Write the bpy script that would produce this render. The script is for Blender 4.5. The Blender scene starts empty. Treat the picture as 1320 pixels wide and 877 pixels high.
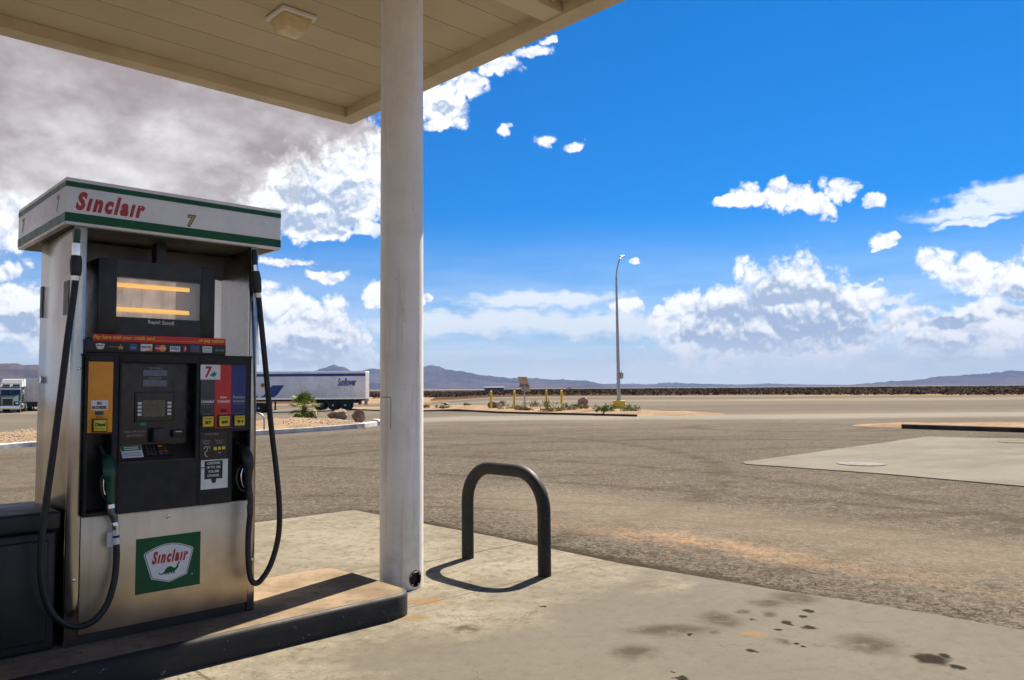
import bpy, bmesh, math, random
from mathutils import Vector, Matrix, noise as mnoise
R = math.radians
sc = bpy.context.scene
COL = sc.collection

# ------------------------------------------------------------------ camera
F, PITCH, ROLL = 1027.38, .0607, -.0074          # focal length in photo pixels (1320 wide)
CX, CY, EYE = 660.0, 438.5, 1.46
fw = Vector((0, math.cos(PITCH), math.sin(PITCH)))
up = Vector((0, -math.sin(PITCH), math.cos(PITCH)))
rt = Vector((1, 0, 0))
RT = math.cos(ROLL) * rt + math.sin(ROLL) * up
UP = -math.sin(ROLL) * rt + math.cos(ROLL) * up
CAM = Vector((0, 0, EYE))
cd = bpy.data.cameras.new("camera")
cam = bpy.data.objects.new("camera", cd)
COL.objects.link(cam)
cd.sensor_width = 36
cd.lens = 36 * F / 1320
cd.clip_start = .05
cd.clip_end = 60000
m = Matrix((RT, UP, -fw)).transposed().to_4x4()
m.translation = CAM
cam.matrix_world = m
sc.camera = cam


def ray(px, py):
    return fw + RT * ((px - CX) / F) - UP * ((py - CY) / F)


def smooth(a, b, x):
    t = max(0, min(1, (x - a) / (b - a)))
    return t * t * (3 - 2 * t)


def terrain(x, y):
    """the lot drops a little towards the truck park on the left"""
    t = max(0, -x - 4)
    return -.9 * (1 - math.exp(-t / 10)) * smooth(9, 22, y)


def on_ground(px, py, h=0):
    z = 0
    d = ray(px, py)
    for _ in range(30):
        p = CAM + d * ((z + h - EYE) / d.z)
        z = terrain(p.x, p.y)
    return p


PHI = .7573
PO = Vector((-2.3012, 4.1508, .15))                # front left foot of the pump
D1 = Vector((math.cos(PHI), math.sin(PHI), 0))
D2 = Vector((-math.sin(PHI), math.cos(PHI), 0))


def AB(a, b, z=0):
    """station coordinates (along the island, across it, height above the slab) to world"""
    p = PO + D1 * a + D2 * b
    return Vector((p.x, p.y, z))


def face(px, py, b=0):
    """a measured point of the pump front to pump coordinates (x, z)"""
    d = ray(px, py)
    t = (PO + D2 * b - CAM).dot(D2) / d.dot(D2)
    p = CAM + d * t - PO
    return Vector((p.dot(D1), b, p.z))


# ------------------------------------------------------------------ node expressions
TREE = None


class X:
    def __init__(s, sock): s.s = sock
    def __add__(s, o): return mth('ADD', s, o)
    def __radd__(s, o): return mth('ADD', o, s)
    def __sub__(s, o): return mth('SUBTRACT', s, o)
    def __rsub__(s, o): return mth('SUBTRACT', o, s)
    def __mul__(s, o): return mth('MULTIPLY', s, o)
    def __rmul__(s, o): return mth('MULTIPLY', o, s)
    def __truediv__(s, o): return mth('DIVIDE', s, o)
    def __neg__(s): return mth('MULTIPLY', s, -1)


def plug(sock, v):
    if isinstance(v, X): TREE.links.new(v.s, sock)
    elif isinstance(v, bpy.types.NodeSocket): TREE.links.new(v, sock)
    else: sock.default_value = v


def mth(op, a, b=None, c=None, clamp=False):
    n = TREE.nodes.new('ShaderNodeMath'); n.operation = op; n.use_clamp = clamp
    for i, v in enumerate((a, b, c)):
        if v is not None: plug(n.inputs[i], v)
    return X(n.outputs[0])


def vec(op, a, b=None, c=None, out=0, scale=None):
    n = TREE.nodes.new('ShaderNodeVectorMath'); n.operation = op
    for i, v in enumerate((a, b, c)):
        if v is not None: plug(n.inputs[i], v)
    if scale is not None: plug(n.inputs['Scale'], scale)
    return X(n.outputs[out])


def sstep(x, a, b):
    n = TREE.nodes.new('ShaderNodeMapRange'); n.interpolation_type = 'SMOOTHSTEP'
    plug(n.inputs[0], x); n.inputs[1].default_value = a; n.inputs[2].default_value = b
    return X(n.outputs[0])


def maprange(x, a, b, c, d):
    n = TREE.nodes.new('ShaderNodeMapRange')
    plug(n.inputs[0], x)
    for i, v in enumerate((a, b, c, d)): n.inputs[i + 1].default_value = v
    return X(n.outputs[0])


def nz(v, scale, detail=3, rough=.5, out='Fac', dist=0):
    n = TREE.nodes.new('ShaderNodeTexNoise')
    if v is not None: plug(n.inputs['Vector'], v)
    n.inputs['Scale'].default_value = scale; n.inputs['Detail'].default_value = detail
    n.inputs['Roughness'].default_value = rough; n.inputs['Distortion'].default_value = dist
    return X(n.outputs[out])


def voro(v, scale, out='Distance', detail=0, feature='F1'):
    n = TREE.nodes.new('ShaderNodeTexVoronoi'); n.feature = feature
    plug(n.inputs['Vector'], v); n.inputs['Scale'].default_value = scale
    if detail: n.inputs['Detail'].default_value = detail
    return X(n.outputs[out])


def mixc(fac, a, b, mode='MIX'):
    n = TREE.nodes.new('ShaderNodeMix'); n.data_type = 'RGBA'; n.blend_type = mode
    plug(n.inputs[0], fac)
    for i, v in ((6, a), (7, b)):
        if isinstance(v, tuple): v = (*v, 1) if len(v) == 3 else v
        plug(n.inputs[i], v)
    return X(n.outputs[2])


def sep(v):
    n = TREE.nodes.new('ShaderNodeSeparateXYZ'); plug(n.inputs[0], v)
    return X(n.outputs[0]), X(n.outputs[1]), X(n.outputs[2])


def comb(x, y, z):
    n = TREE.nodes.new('ShaderNodeCombineXYZ')
    for i, v in enumerate((x, y, z)): plug(n.inputs[i], v)
    return X(n.outputs[0])


def blobs(P, lst):
    """largest of the cones 1 - |(P - c) / r|; lst holds (cx, cy, rx, ry)"""
    best = None
    for cx, cy, rx, ry in lst:
        q = vec('MULTIPLY_ADD', P, (1 / rx, 1 / ry, 0), (-cx / rx, -cy / ry, 0))
        l = vec('LENGTH', q, out=1)
        best = l if best is None else mth('MINIMUM', best, l)
    return 1 - best


def new_mat(name):
    global TREE
    mt = bpy.data.materials.new(name); mt.use_nodes = True
    TREE = mt.node_tree
    return mt, TREE.nodes['Principled BSDF']


def objco():
    return X(TREE.nodes.new('ShaderNodeTexCoord').outputs['Object'])


def wpos():
    return X(TREE.nodes.new('ShaderNodeNewGeometry').outputs['Position'])


def bump(bs, h, strength=.3, dist=.01):
    n = TREE.nodes.new('ShaderNodeBump')
    n.inputs['Strength'].default_value = strength; n.inputs['Distance'].default_value = dist
    plug(n.inputs['Height'], h); TREE.links.new(n.outputs[0], bs.inputs['Normal'])


MC = {}


def mat(name, col, rough=.5, metal=0, var=.12, scale=6, spec=.5, bmp=0, bscale=150, coat=0):
    """paint, plastic, rubber and the like: a base colour with slight mottling and uneven gloss"""
    if name in MC: return MC[name]
    mt, bs = new_mat(name)
    c = objco()
    n = nz(c, scale, 5, .6)
    lo = tuple(v * (1 - var) for v in col); hi = tuple(min(1, v * (1 + var)) for v in col)
    plug(bs.inputs['Base Color'], mixc(sstep(n, .3, .7), lo, hi))
    plug(bs.inputs['Roughness'], maprange(nz(c, scale * 3, 4), .3, .7, max(.02, rough - .08), min(1, rough + .1)))
    bs.inputs['Metallic'].default_value = metal
    bs.inputs['Specular IOR Level'].default_value = spec
    bs.inputs['Coat Weight'].default_value = coat
    if bmp: bump(bs, nz(c, bscale, 3), bmp, .002)
    MC[name] = mt
    return mt


def emis(name, col, strength):
    if name in MC: return MC[name]
    mt, bs = new_mat(name)
    bs.inputs['Base Color'].default_value = (*col, 1)
    bs.inputs['Emission Color'].default_value = (*col, 1)
    bs.inputs['Emission Strength'].default_value = strength
    MC[name] = mt
    return mt


# ------------------------------------------------------------------ mesh builder
class MB:
    def __init__(s): s.bm = bmesh.new(); s.mats = []

    def mi(s, mt):
        if mt not in s.mats: s.mats.append(mt)
        return s.mats.index(mt)

    def face(s, vs, mi, sm=False):
        try: f = s.bm.faces.new(vs)
        except ValueError: return None
        f.material_index = mi; f.smooth = sm
        return f

    def box(s, x0, x1, y0, y1, z0, z1, mt, bev=0, seg=2):
        mi = s.mi(mt)
        v = [s.bm.verts.new((x, y, z)) for x in (x0, x1) for y in (y0, y1) for z in (z0, z1)]
        fs = [s.face([v[i] for i in q], mi) for q in
              ((0, 1, 3, 2), (4, 6, 7, 5), (0, 4, 5, 1), (2, 3, 7, 6), (0, 2, 6, 4), (1, 5, 7, 3))]
        if bev:
            es = list({e for f in fs for e in f.edges})
            r = bmesh.ops.bevel(s.bm, geom=es, offset=bev, segments=seg, affect='EDGES', profile=.5)
            for f in r['faces']: f.smooth = True
        return v

    def hexa(s, pts, mt, sm=False):
        """eight corners: bottom ring then top ring"""
        mi = s.mi(mt); v = [s.bm.verts.new(p) for p in pts]
        for q in ((3, 2, 1, 0), (4, 5, 6, 7), (0, 1, 5, 4), (1, 2, 6, 5), (2, 3, 7, 6), (3, 0, 4, 7)):
            s.face([v[i] for i in q], mi, sm)

    def prism(s, poly, y0, y1, mt, axis='y', bev=0):
        """polygon in the x-z plane pushed from y0 to y1 (or x-y pushed along z, y-z along x)"""
        mi = s.mi(mt)
        tr = {'y': lambda p, t: (p[0], t, p[1]), 'z': lambda p, t: (p[0], p[1], t), 'x': lambda p, t: (t, p[0], p[1])}[axis]
        a = [s.bm.verts.new(tr(p, y0)) for p in poly]; b = [s.bm.verts.new(tr(p, y1)) for p in poly]
        n = len(poly)
        fs = [s.face(a, mi), s.face(b[::-1], mi)]
        for i in range(n): fs.append(s.face([a[i], b[i], b[(i + 1) % n], a[(i + 1) % n]], mi))
        fs = [f for f in fs if f]
        bmesh.ops.recalc_face_normals(s.bm, faces=fs)
        if bev:
            es = [e for e in fs[0].edges] + [e for e in fs[1].edges]
            bmesh.ops.bevel(s.bm, geom=es, offset=bev, segments=2, affect='EDGES', profile=.5)

    def tube(s, pts, r, mt, seg=12, caps=True, sub=0, closed=False):
        pts = [Vector(p) for p in pts]
        rs = list(r) if isinstance(r, (list, tuple)) else [r] * len(pts)
        if sub:
            q, qr = [], []
            n = len(pts)
            for i in range(n - 1):
                p0, p1, p2, p3 = pts[max(i - 1, 0)], pts[i], pts[i + 1], pts[min(i + 2, n - 1)]
                for k in range(sub):
                    t = k / sub
                    q.append(.5 * ((2 * p1) + (p2 - p0) * t + (2 * p0 - 5 * p1 + 4 * p2 - p3) * t * t + (3 * p1 - p0 - 3 * p2 + p3) * t ** 3))
                    qr.append(rs[i] + (rs[i + 1] - rs[i]) * t)
            q.append(pts[-1]); qr.append(rs[-1]); pts, rs = q, qr
        mi = s.mi(mt); n = len(pts); rings = []
        d = (pts[1] - pts[0]).normalized()
        nrm = d.orthogonal().normalized()
        for i in range(n):
            t = ((pts[min(i + 1, n - 1)] - pts[i]).normalized() + (pts[i] - pts[max(i - 1, 0)]).normalized())
            if t.length < 1e-6: t = d
            t.normalize()
            nrm = (nrm - t * nrm.dot(t)).normalized(); bn = t.cross(nrm)
            rings.append([s.bm.verts.new(pts[i] + (nrm * math.cos(2 * math.pi * k / seg) + bn * math.sin(2 * math.pi * k / seg)) * rs[i]) for k in range(seg)])
        for i in range(n - 1):
            for k in range(seg):
                s.face([rings[i][k], rings[i][(k + 1) % seg], rings[i + 1][(k + 1) % seg], rings[i + 1][k]], mi, True)
        if caps:
            s.face(rings[0][::-1], mi); s.face(rings[-1], mi)

    def lathe(s, prof, c, mt, seg=24, axis='z'):
        """prof: (radius, height) pairs round an axis through c"""
        mi = s.mi(mt); c = Vector(c); rings = []
        for r, h in prof:
            ring = []
            for k in range(seg):
                a = 2 * math.pi * k / seg; u, v = r * math.cos(a), r * math.sin(a)
                ring.append(s.bm.verts.new(c + Vector({'z': (u, v, h), 'x': (h, u, v), 'y': (v, h, u)}[axis])))
            rings.append(ring)
        for i in range(len(rings) - 1):
            for k in range(seg):
                s.face([rings[i][k], rings[i][(k + 1) % seg], rings[i + 1][(k + 1) % seg], rings[i + 1][k]], mi, True)
        s.face(rings[0][::-1], mi); s.face(rings[-1], mi)

    def grid(s, fn, nu, nv, mt, sm=True):
        mi = s.mi(mt)
        g = [[s.bm.verts.new(fn(i / nu, j / nv)) for j in range(nv + 1)] for i in range(nu + 1)]
        for i in range(nu):
            for j in range(nv): s.face([g[i][j], g[i + 1][j], g[i + 1][j + 1], g[i][j + 1]], mi, sm)

    def text(s, body, x0, x1, z0, z1, y, mt, shear=0, bold=0, ext=.0006, space=1.0):
        """letters filling the rectangle x0..x1, z0..z1 on a plane facing -y"""
        cu = bpy.data.curves.new('t', 'FONT'); cu.body = body; cu.shear = shear; cu.offset = bold
        cu.resolution_u = 3; cu.space_character = space; cu.align_x = 'CENTER'
        o = bpy.data.objects.new('t', cu); COL.objects.link(o)
        me = bpy.data.meshes.new_from_object(o.evaluated_get(bpy.context.evaluated_depsgraph_get()))
        bpy.data.objects.remove(o); bpy.data.curves.remove(cu)
        if not me.vertices: return
        xs = [v.co.x for v in me.vertices]; ys = [v.co.y for v in me.vertices]
        sx = (x1 - x0) / (max(xs) - min(xs)); sy = (z1 - z0) / (max(ys) - min(ys))
        mi = s.mi(mt); off = [s.bm.verts.new((x0 + (v.co.x - min(xs)) * sx, y, z0 + (v.co.y - min(ys)) * sy)) for v in me.vertices]
        fs = [s.face([off[i] for i in p.vertices], mi) for p in me.polygons]
        bpy.data.meshes.remove(me)
        fs = [f for f in fs if f]
        for f in fs:
            f.normal_update()
            if f.normal.y > 0: f.normal_flip()
        r = bmesh.ops.extrude_face_region(s.bm, geom=fs)
        for v in r['geom']:
            if isinstance(v, bmesh.types.BMVert): v.co.y -= ext

    def xf(s, mtx): bmesh.ops.transform(s.bm, matrix=mtx, verts=s.bm.verts)

    def build(s, name, parent=None, label=None, cat=None, group=None, loc=None, rotz=0, kind=None, sharp=35, fix=True):
        if fix: bmesh.ops.recalc_face_normals(s.bm, faces=s.bm.faces)
        me = bpy.data.meshes.new(name); s.bm.to_mesh(me); s.bm.free()
        for mt in s.mats: me.materials.append(mt)
        if sharp: me.set_sharp_from_angle(angle=R(sharp))
        o = bpy.data.objects.new(name, me); COL.objects.link(o)
        if parent: o.parent = parent
        if loc is not None: o.location = loc
        o.rotation_euler.z = rotz
        return tag(o, label, cat, group, kind)


def tag(o, label=None, cat=None, group=None, kind=None):
    for k, v in (('label', label), ('category', cat), ('group', group), ('kind', kind)):
        if v: o[k] = v
    return o


def thing(name, label, cat, loc, rotz=0, group=None):
    o = bpy.data.objects.new(name, None); COL.objects.link(o)
    o.empty_display_size = .2
    o.location = loc; o.rotation_euler.z = rotz
    return tag(o, label, cat, group)


def copy_tree(o, parent=None):
    c = o.copy(); COL.objects.link(c)
    if parent: c.parent = parent
    for ch in list(o.children): copy_tree(ch, c)
    return c


# ------------------------------------------------------------------ ground materials
def ground_mats():
    global TREE
    # dusty asphalt -----------------------------------------------------------
    mt, bs = new_mat('asphalt'); P = wpos()
    x, y, z = sep(P)
    a = (x - PO.x) * D1.x + (y - PO.y) * D1.y
    b = (x - PO.x) * D2.x + (y - PO.y) * D2.y
    big = nz(P, .16, 5, .6); mid = nz(P, 1.1, 5, .65); fine = nz(P, 95, 2, .7)
    ag = .55 * sep(voro(P, 62, 'Color'))[0] + .45 * sep(voro(P, 24, 'Color'))[1]; pat = nz(P, 5.5, 5, .7)
    lanes = nz(comb(x * .06 + big * .5, y * .5 + x * .06, 0), 1, 4, .6)          # worn bands left by traffic
    arcs = nz(comb(vec('LENGTH', vec('SUBTRACT', P, (3, 30, 0)), out=1) * 1.5, x * .02, 0), 1, 3, .7)
    v = .55 * big + .35 * mid + .35 * lanes + .3 * arcs
    c = mixc(sstep(v, .52, 1.0), (.126, .109, .088), (.258, .223, .181))
    c = mixc(sstep(ag, .55, .85) * .75, c, (.38, .325, .255))
    c = mixc(sstep(ag, .44, .16) * .78, c, (.045, .037, .03))
    c = mixc(sstep(fine, .38, .7) * .5, mixc(.5, c, (.06, .05, .04)), c)
    c = mixc(sstep(pat, .48, .66) * .28, c, (.085, .066, .045)); c = mixc(sstep(pat, .46, .30) * .22, c, (.33, .265, .185))
    # darker tyre sweeps
    sw = nz(comb(a * .35 + b * .03, b * 1.7 + a * .9, 0), .55, 4, .6)
    c = mixc(sstep(sw, .52, .68) * .5 * sstep(a, 4.2, 7), c, (.085, .066, .046))
    tr = None
    for q, wd in ((((560, 640), (900, 657), (1330, 703)), .14), (((560, 652), (900, 672), (1330, 722)), .1), (((560, 610), (900, 634), (1330, 668)), .2), (((600, 588), (850, 603), (1150, 640)), .3), (((1130, 706), (1230, 692), (1330, 683)), .2), (((560, 575), (760, 568), (960, 566)), .5), (((900, 548), (1010, 556), (1120, 552)), .5), (((640, 560), (860, 580), (930, 620)), .35)):
        A_, B_, C_ = (on_ground(*k) for k in q)
        dd = 2 * (A_.x * (B_.y - C_.y) + B_.x * (C_.y - A_.y) + C_.x * (A_.y - B_.y))
        ux = (A_.xy.length_squared * (B_.y - C_.y) + B_.xy.length_squared * (C_.y - A_.y) + C_.xy.length_squared * (A_.y - B_.y)) / dd
        uy = (A_.xy.length_squared * (C_.x - B_.x) + B_.xy.length_squared * (A_.x - C_.x) + C_.xy.length_squared * (B_.x - A_.x)) / dd
        rr = math.hypot(A_.x - ux, A_.y - uy)
        l = sstep(mth('ABSOLUTE', vec('LENGTH', vec('SUBTRACT', comb(x, y, 0), (ux, uy, 0)), out=1) - rr + (mid - .5) * .25), wd, wd * .25)
        tr = l if tr is None else mth('MAXIMUM', tr, l)
    c = mixc(tr * sstep(nz(P, 1.9, 4, .65), .34, .6) * .62, c, (.075, .06, .043))
    ckw = vec('ADD', P, vec('SCALE', nz(P, .9, 5, .7, 'Color'), scale=2.2))
    ck = voro(ckw, .16, 'Distance', feature='DISTANCE_TO_EDGE')
    c = mixc(sstep(ck, .0035, .0012) * sstep(nz(P, .25, 2), .45, .55) * .7, c, (.05, .04, .03))
    # paler worn lane beside the sand
    c = mixc(sstep(mth('ABSOLUTE', a - 6.6 + (big - .5) * 2), 1.5, .2) * .4 * sstep(b, 5, 3), c, (.30, .25, .19))
    # orange sand blown along the slab edge
    w = a + (nz(P, .8, 4, .65) - .5) * 1.7 + sstep(b, .8, -3.5) * -.25
    band = sstep(w, 4.85, 5.2) * sstep(w, 5.7, 5.25)
    keep = mth('MAXIMUM', sstep(nz(P, .55, 2), .42, .6) * .6, sstep(mth('ABSOLUTE', b + .4), 2.2, .3)) * sstep(b, 2.6, 1.2) * sstep(nz(P, 26, 3, .7), .3, .6)
    c = mixc(band * keep * sstep(pat, .3, .6) * .85, c, (.44, .285, .18))
    # dark strip right against the slab
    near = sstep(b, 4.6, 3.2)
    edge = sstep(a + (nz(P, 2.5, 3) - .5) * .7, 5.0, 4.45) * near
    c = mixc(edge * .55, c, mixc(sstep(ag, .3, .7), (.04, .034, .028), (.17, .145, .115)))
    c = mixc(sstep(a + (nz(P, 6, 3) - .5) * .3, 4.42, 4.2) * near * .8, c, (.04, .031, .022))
    # pale dust far out
    c = mixc(sstep(y + (big - .5) * 14, 24, 42) * .5, c, (.235, .208, .172))
    fl = nz(comb(x * .016 + big * .3, y * .2, 0), 1, 5, .65); fl2 = nz(comb(x * .03 + big * .6, y * .5, 4), 1, 4, .65)
    c = mixc(sstep(fl, .50, .62) * sstep(y, 35, 60) * .7, c, (.145, .125, .102))
    c = mixc(sstep(fl2, .54, .64) * sstep(y, 26, 45) * .55, c, (.165, .14, .112)); c = mixc(sstep(fl2, .44, .34) * sstep(y, 26, 45) * .5, c, (.33, .285, .23))
    fl3 = nz(comb(x * .007 + big * .2, y * .05, 9), 1, 3, .6)
    c = mixc(sstep(fl3, .49, .58) * sstep(y, 50, 75) * .7, c, (.135, .118, .10)); c = mixc(sstep(fl3, .46, .38) * sstep(y, 55, 80) * .6, c, (.33, .27, .20))
    yl = y + (nz(comb(x * .05, 0, 2), 1, 3) - .5) * 8
    c = mixc(sstep(mth('ABSOLUTE', yl - 40), 4.5, 1.5) * .55, c, (.36, .325, .275)); c = mixc(sstep(mth('ABSOLUTE', yl - 55), 9, 5) * .5, c, (.145, .122, .098))
    c = mixc(sstep(fl, .42, .34) * sstep(y, 60, 90) * .5, c, (.34, .25, .165))
    plug(bs.inputs['Base Color'], vec('SCALE', c, scale=.76))
    plug(bs.inputs['Roughness'], .93); bs.inputs['Specular IOR Level'].default_value = .015
    bump(bs, ag * .6 + fine * .6 + mid * .8, .75, .012)
    MC['asphalt'] = mt
    # forecourt concrete -------------------------------------------------------
    mt, bs = new_mat('forecourt_concrete'); P = wpos()
    x, y, z = sep(P)
    a = (x - PO.x) * D1.x + (y - PO.y) * D1.y
    b = (x - PO.x) * D2.x + (y - PO.y) * D2.y
    big = nz(P, .7, 5, .6); mid = nz(P, 3.2, 6, .65); fine = nz(P, 60, 3, .6); sp = nz(P, 240, 1)
    c = mixc(sstep(.6 * big + .4 * mid, .36, .62), (.205, .180, .138), (.315, .284, .226))
    c = mixc(sstep(fine, .3, .75) * .35, c, (.165, .143, .107))
    c = mixc(sstep(sp, .58, .72) * .5, c, (.12, .10, .07))
    mot = nz(P, 11, 6, .72); c = mixc(sstep(mot, .50, .64) * .62, c, (.115, .097, .07)); c = mixc(sstep(mot, .46, .32) * .45, c, (.38, .345, .275))
    m2 = nz(P, 34, 5, .78); c = mixc(sstep(m2, .53, .66) * .6, c, (.105, .09, .065))
    blo = nz(vec('ADD', P, (3, 7, 0)), 4.5, 6, .75); c = mixc(sstep(blo, .56, .70) * .5, c, (.10, .086, .064))
    pit = voro(P, 5.5); c = mixc(sstep(pit, .07, .03) * sstep(nz(P, 2.1, 2), .5, .56) * .8, c, (.06, .048, .035))
    # broad dirt on the driving side of the island, cleaner behind it
    dirt = sstep(nz(P, 1.1, 4, .6) + sstep(b, -.2, -1.8) * .34, .42, .66) * sstep(b, .2, -1.0)
    c = mixc(dirt * .8, c, (.142, .130, .110))
    wear = nz(comb(a * .5, b * 2.2, 0), 1.3, 5, .65)
    c = mixc(sstep(wear, .52, .7) * .4, c, (.135, .117, .088))
    # drips and puddles of oil at the places the photograph shows them
    Pw = vec('ADD', P, vec('SCALE', vec('SUBTRACT', nz(P, 7, 4, .6, 'Color'), (.5, .5, .5)), scale=.16))
    Pd = vec('ADD', P, vec('SCALE', vec('SUBTRACT', nz(P, 16, 3, .5, 'Color'), (.5, .5, .5)), scale=.085))

    def spots(lst, r2=1):
        out = []
        for px, py, w_, h_ in lst:
            p = on_ground(px, py); d = (p - CAM).length
            out.append((p.x, p.y, w_ / F * d * r2, h_ / F * d * d / EYE * r2))
        return out
    dark = [(1200, 850, 24, 7), (1234, 860, 10, 4), (1219, 846, 9, 3), (1014, 803, 11, 3.2), (1043, 809, 11, 3), (1043, 788, 7, 2.6), (1036, 795, 6.5, 2),
            (1026, 830, 6, 2), (1036, 834, 4, 1.6), (969, 839, 8, 2.5), (878, 874, 9, 3), (867, 866, 4, 1.5), (1003, 812, 5, 2), (889, 818, 4, 1.5), (700, 782, 5, 1.5), (970, 799, 4, 1.5)]
    grey = [(1122, 831, 38, 11), (927, 798, 26, 9), (1025, 771, 30, 7), (994, 792, 9, 3), (1007, 828, 11, 4), (957, 788, 9, 3), (924, 816, 8, 3), (600, 810, 16, 6), (860, 812, 60, 7), (990, 778, 24, 5), (820, 840, 30, 10)]
    c = mixc(sstep(blobs(Pw, spots(grey, 1.2)), -.1, .8) * sstep(blo, .3, .55) * .78, c, (.055, .042, .026))
    c = mixc(sstep(blobs(Pd, spots(dark, .95)), .0, .5) * .93, c, (.017, .012, .007))
    # rust run from the drain hole of the column
    c = mixc(sstep(blobs(Pw, [(*on_ground(548, 775).xy, .2, .16), (*on_ground(531, 797).xy, .12, .12)]), 0, .8) * sstep(nz(P, 14, 4, .7), .3, .6) * .7, c, (.27, .15, .04))
    c = mixc(sstep(blobs(Pw, [(*on_ground(972, 817).xy, .09, .07)]), 0, .6) * .5, c, (.3, .16, .07))
    # expansion joints and a few hairline cracks
    wob = (nz(P, 9, 3) - .5) * .03
    j = None
    for q, at_, wd in ((b, .89, .011), (b, -.16, .006), (a, .53, .009)):
        l = sstep(mth('ABSOLUTE', q + wob - at_), wd * 1.6, wd * .5)
        j = l if j is None else mth('MAXIMUM', j, l)
    j = j * mth('MAXIMUM', sstep(a, 1.8, 2.0), sstep(b, -.25, -.3)) * sstep(b, -1.6, -1.2)
    ck = voro(vec('ADD', P, vec('SCALE', nz(P, 2.5, 4, .7, 'Color'), scale=.8)), .55, 'Distance', feature='DISTANCE_TO_EDGE')
    crack = sstep(ck, .006, .002) * sstep(nz(P, .9, 2), .5, .6)
    c = mixc(j * .75, c, (.10, .082, .06))
    c = mixc(crack * .6, c, (.12, .1, .075))
    plug(bs.inputs['Base Color'], vec('SCALE', c, scale=.76))
    plug(bs.inputs['Roughness'], maprange(mid, .3, .7, .72, .92)); bs.inputs['Specular IOR Level'].default_value = .015
    bump(bs, fine * .5 + mid * .7 - j * 2 - crack, .35, .008)
    MC['forecourt_concrete'] = mt
    # pale pad over the tanks ---------------------------------------------------
    mt, bs = new_mat('pad_concrete'); P = wpos(); x, y, z = sep(P)
    big = nz(P, .35, 5, .6); fine = nz(P, 20, 4, .7); br = nz(comb(x * .35 + y * .3, y * .9 - x * .9, 0), 1.2, 4)
    c = mixc(sstep(.6 * big + .4 * br, .36, .62), (.20, .185, .155), (.265, .247, .205))
    c = mixc(sstep(fine, .35, .7) * .3, c, (.165, .15, .12))
    p0, p1 = on_ground(1190, 617), on_ground(1320, 590)
    dr = (p1 - p0).normalized()
    l = sstep(mth('ABSOLUTE', (x - p0.x) * -dr.y + (y - p0.y) * dr.x), .03, .012)
    c = mixc(l * .5, c, (.2, .17, .13))
    plug(bs.inputs['Base Color'], vec('SCALE', c, scale=.76)); bs.inputs['Roughness'].default_value = .9; bs.inputs['Specular IOR Level'].default_value = .015
    bump(bs, fine, .25, .01); MC['pad_concrete'] = mt
    # sand of the verges ----------------------------------------------------------
    mt, bs = new_mat('verge_sand'); P = wpos()
    big = nz(P, .5, 4, .6); fine = nz(P, 9, 5, .7); st = voro(P, 6, 'Color'); st = sep(st)[0]
    c = mixc(sstep(big, .35, .65), (.28, .185, .115), (.40, .285, .19))
    c = mixc(sstep(fine, .4, .7) * .5, c, (.45, .345, .245)); c = mixc(sstep(st, .75, .95) * .4, c, (.26, .17, .11))
    plug(bs.inputs['Base Color'], vec('SCALE', c, scale=.76)); bs.inputs['Roughness'].default_value = .95; bs.inputs['Specular IOR Level'].default_value = .015
    bump(bs, fine + st * .6, .8, .05); MC['verge_sand'] = mt
    # desert floor ------------------------------------------------------------------
    mt, bs = new_mat('desert_floor'); P = wpos(); x, y, z = sep(P)
    big = nz(P, .012, 5, .6); mid = nz(P, .12, 5, .65); st = nz(comb(x * .004, y * .06, 0), 1, 4, .6)
    c = mixc(sstep(.5 * mid + .5 * st, .36, .62), (.20, .105, .05), (.36, .235, .135))
    c = mixc(sstep(y + (mid - .5) * 50, 128, 160) * .9, c, (.07, .04, .021))
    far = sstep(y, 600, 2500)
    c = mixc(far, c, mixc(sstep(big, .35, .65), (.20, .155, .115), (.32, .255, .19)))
    plug(bs.inputs['Base Color'], vec('SCALE', c, scale=.76)); bs.inputs['Roughness'].default_value = .95; bs.inputs['Specular IOR Level'].default_value = .015
    MC['desert_floor'] = mt
    # bare mountain rock ----------------------------------------------------------------
    mt, bs = new_mat('mountain_rock'); P = wpos(); x, y, z = sep(P)
    n = nz(P, .0022, 8, .62); n2 = nz(P, .0007, 5, .55)
    c = mixc(sstep(.6 * n + .4 * n2, .36, .62), (.028, .019, .018), (.135, .088, .07))
    plug(bs.inputs['Base Color'], vec('SCALE', c, scale=.76)); bs.inputs['Roughness'].default_value = .95; bs.inputs['Specular IOR Level'].default_value = .015
    bump(bs, n, .8, 90); MC['mountain_rock'] = mt


ground_mats()

# ------------------------------------------------------------------ object materials
def steel_mat(name, col, rough, vertical=True, warm=0):
    mt, bs = new_mat(name); c = objco()
    st = vec('MULTIPLY', c, (170, 170, 2.5) if vertical else (3, 3, 170))
    s = nz(st, 1, 3, .6); blot = nz(c, 5, 5, .65); blot2 = nz(c, 40, 4, .7)
    cc = mixc(sstep(blot, .3, .7), tuple(v * .78 for v in col), col)
    cc = mixc(sstep(blot2, .45, .75) * .3, cc, tuple(v * .6 for v in col))
    drip = nz(vec('MULTIPLY', c, (14, 14, .7)), 1, 4, .65)
    cc = mixc(sstep(drip, .55, .75) * .25, cc, (.32, .27, .2))
    plug(bs.inputs['Base Color'], cc); bs.inputs['Metallic'].default_value = 1
    plug(bs.inputs['Roughness'], maprange(s * .5 + blot * .5, .3, .7, rough - .07, rough + .1))
    bump(bs, s + blot2 * .25, .05, .001)
    MC[name] = mt
    return mt


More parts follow.
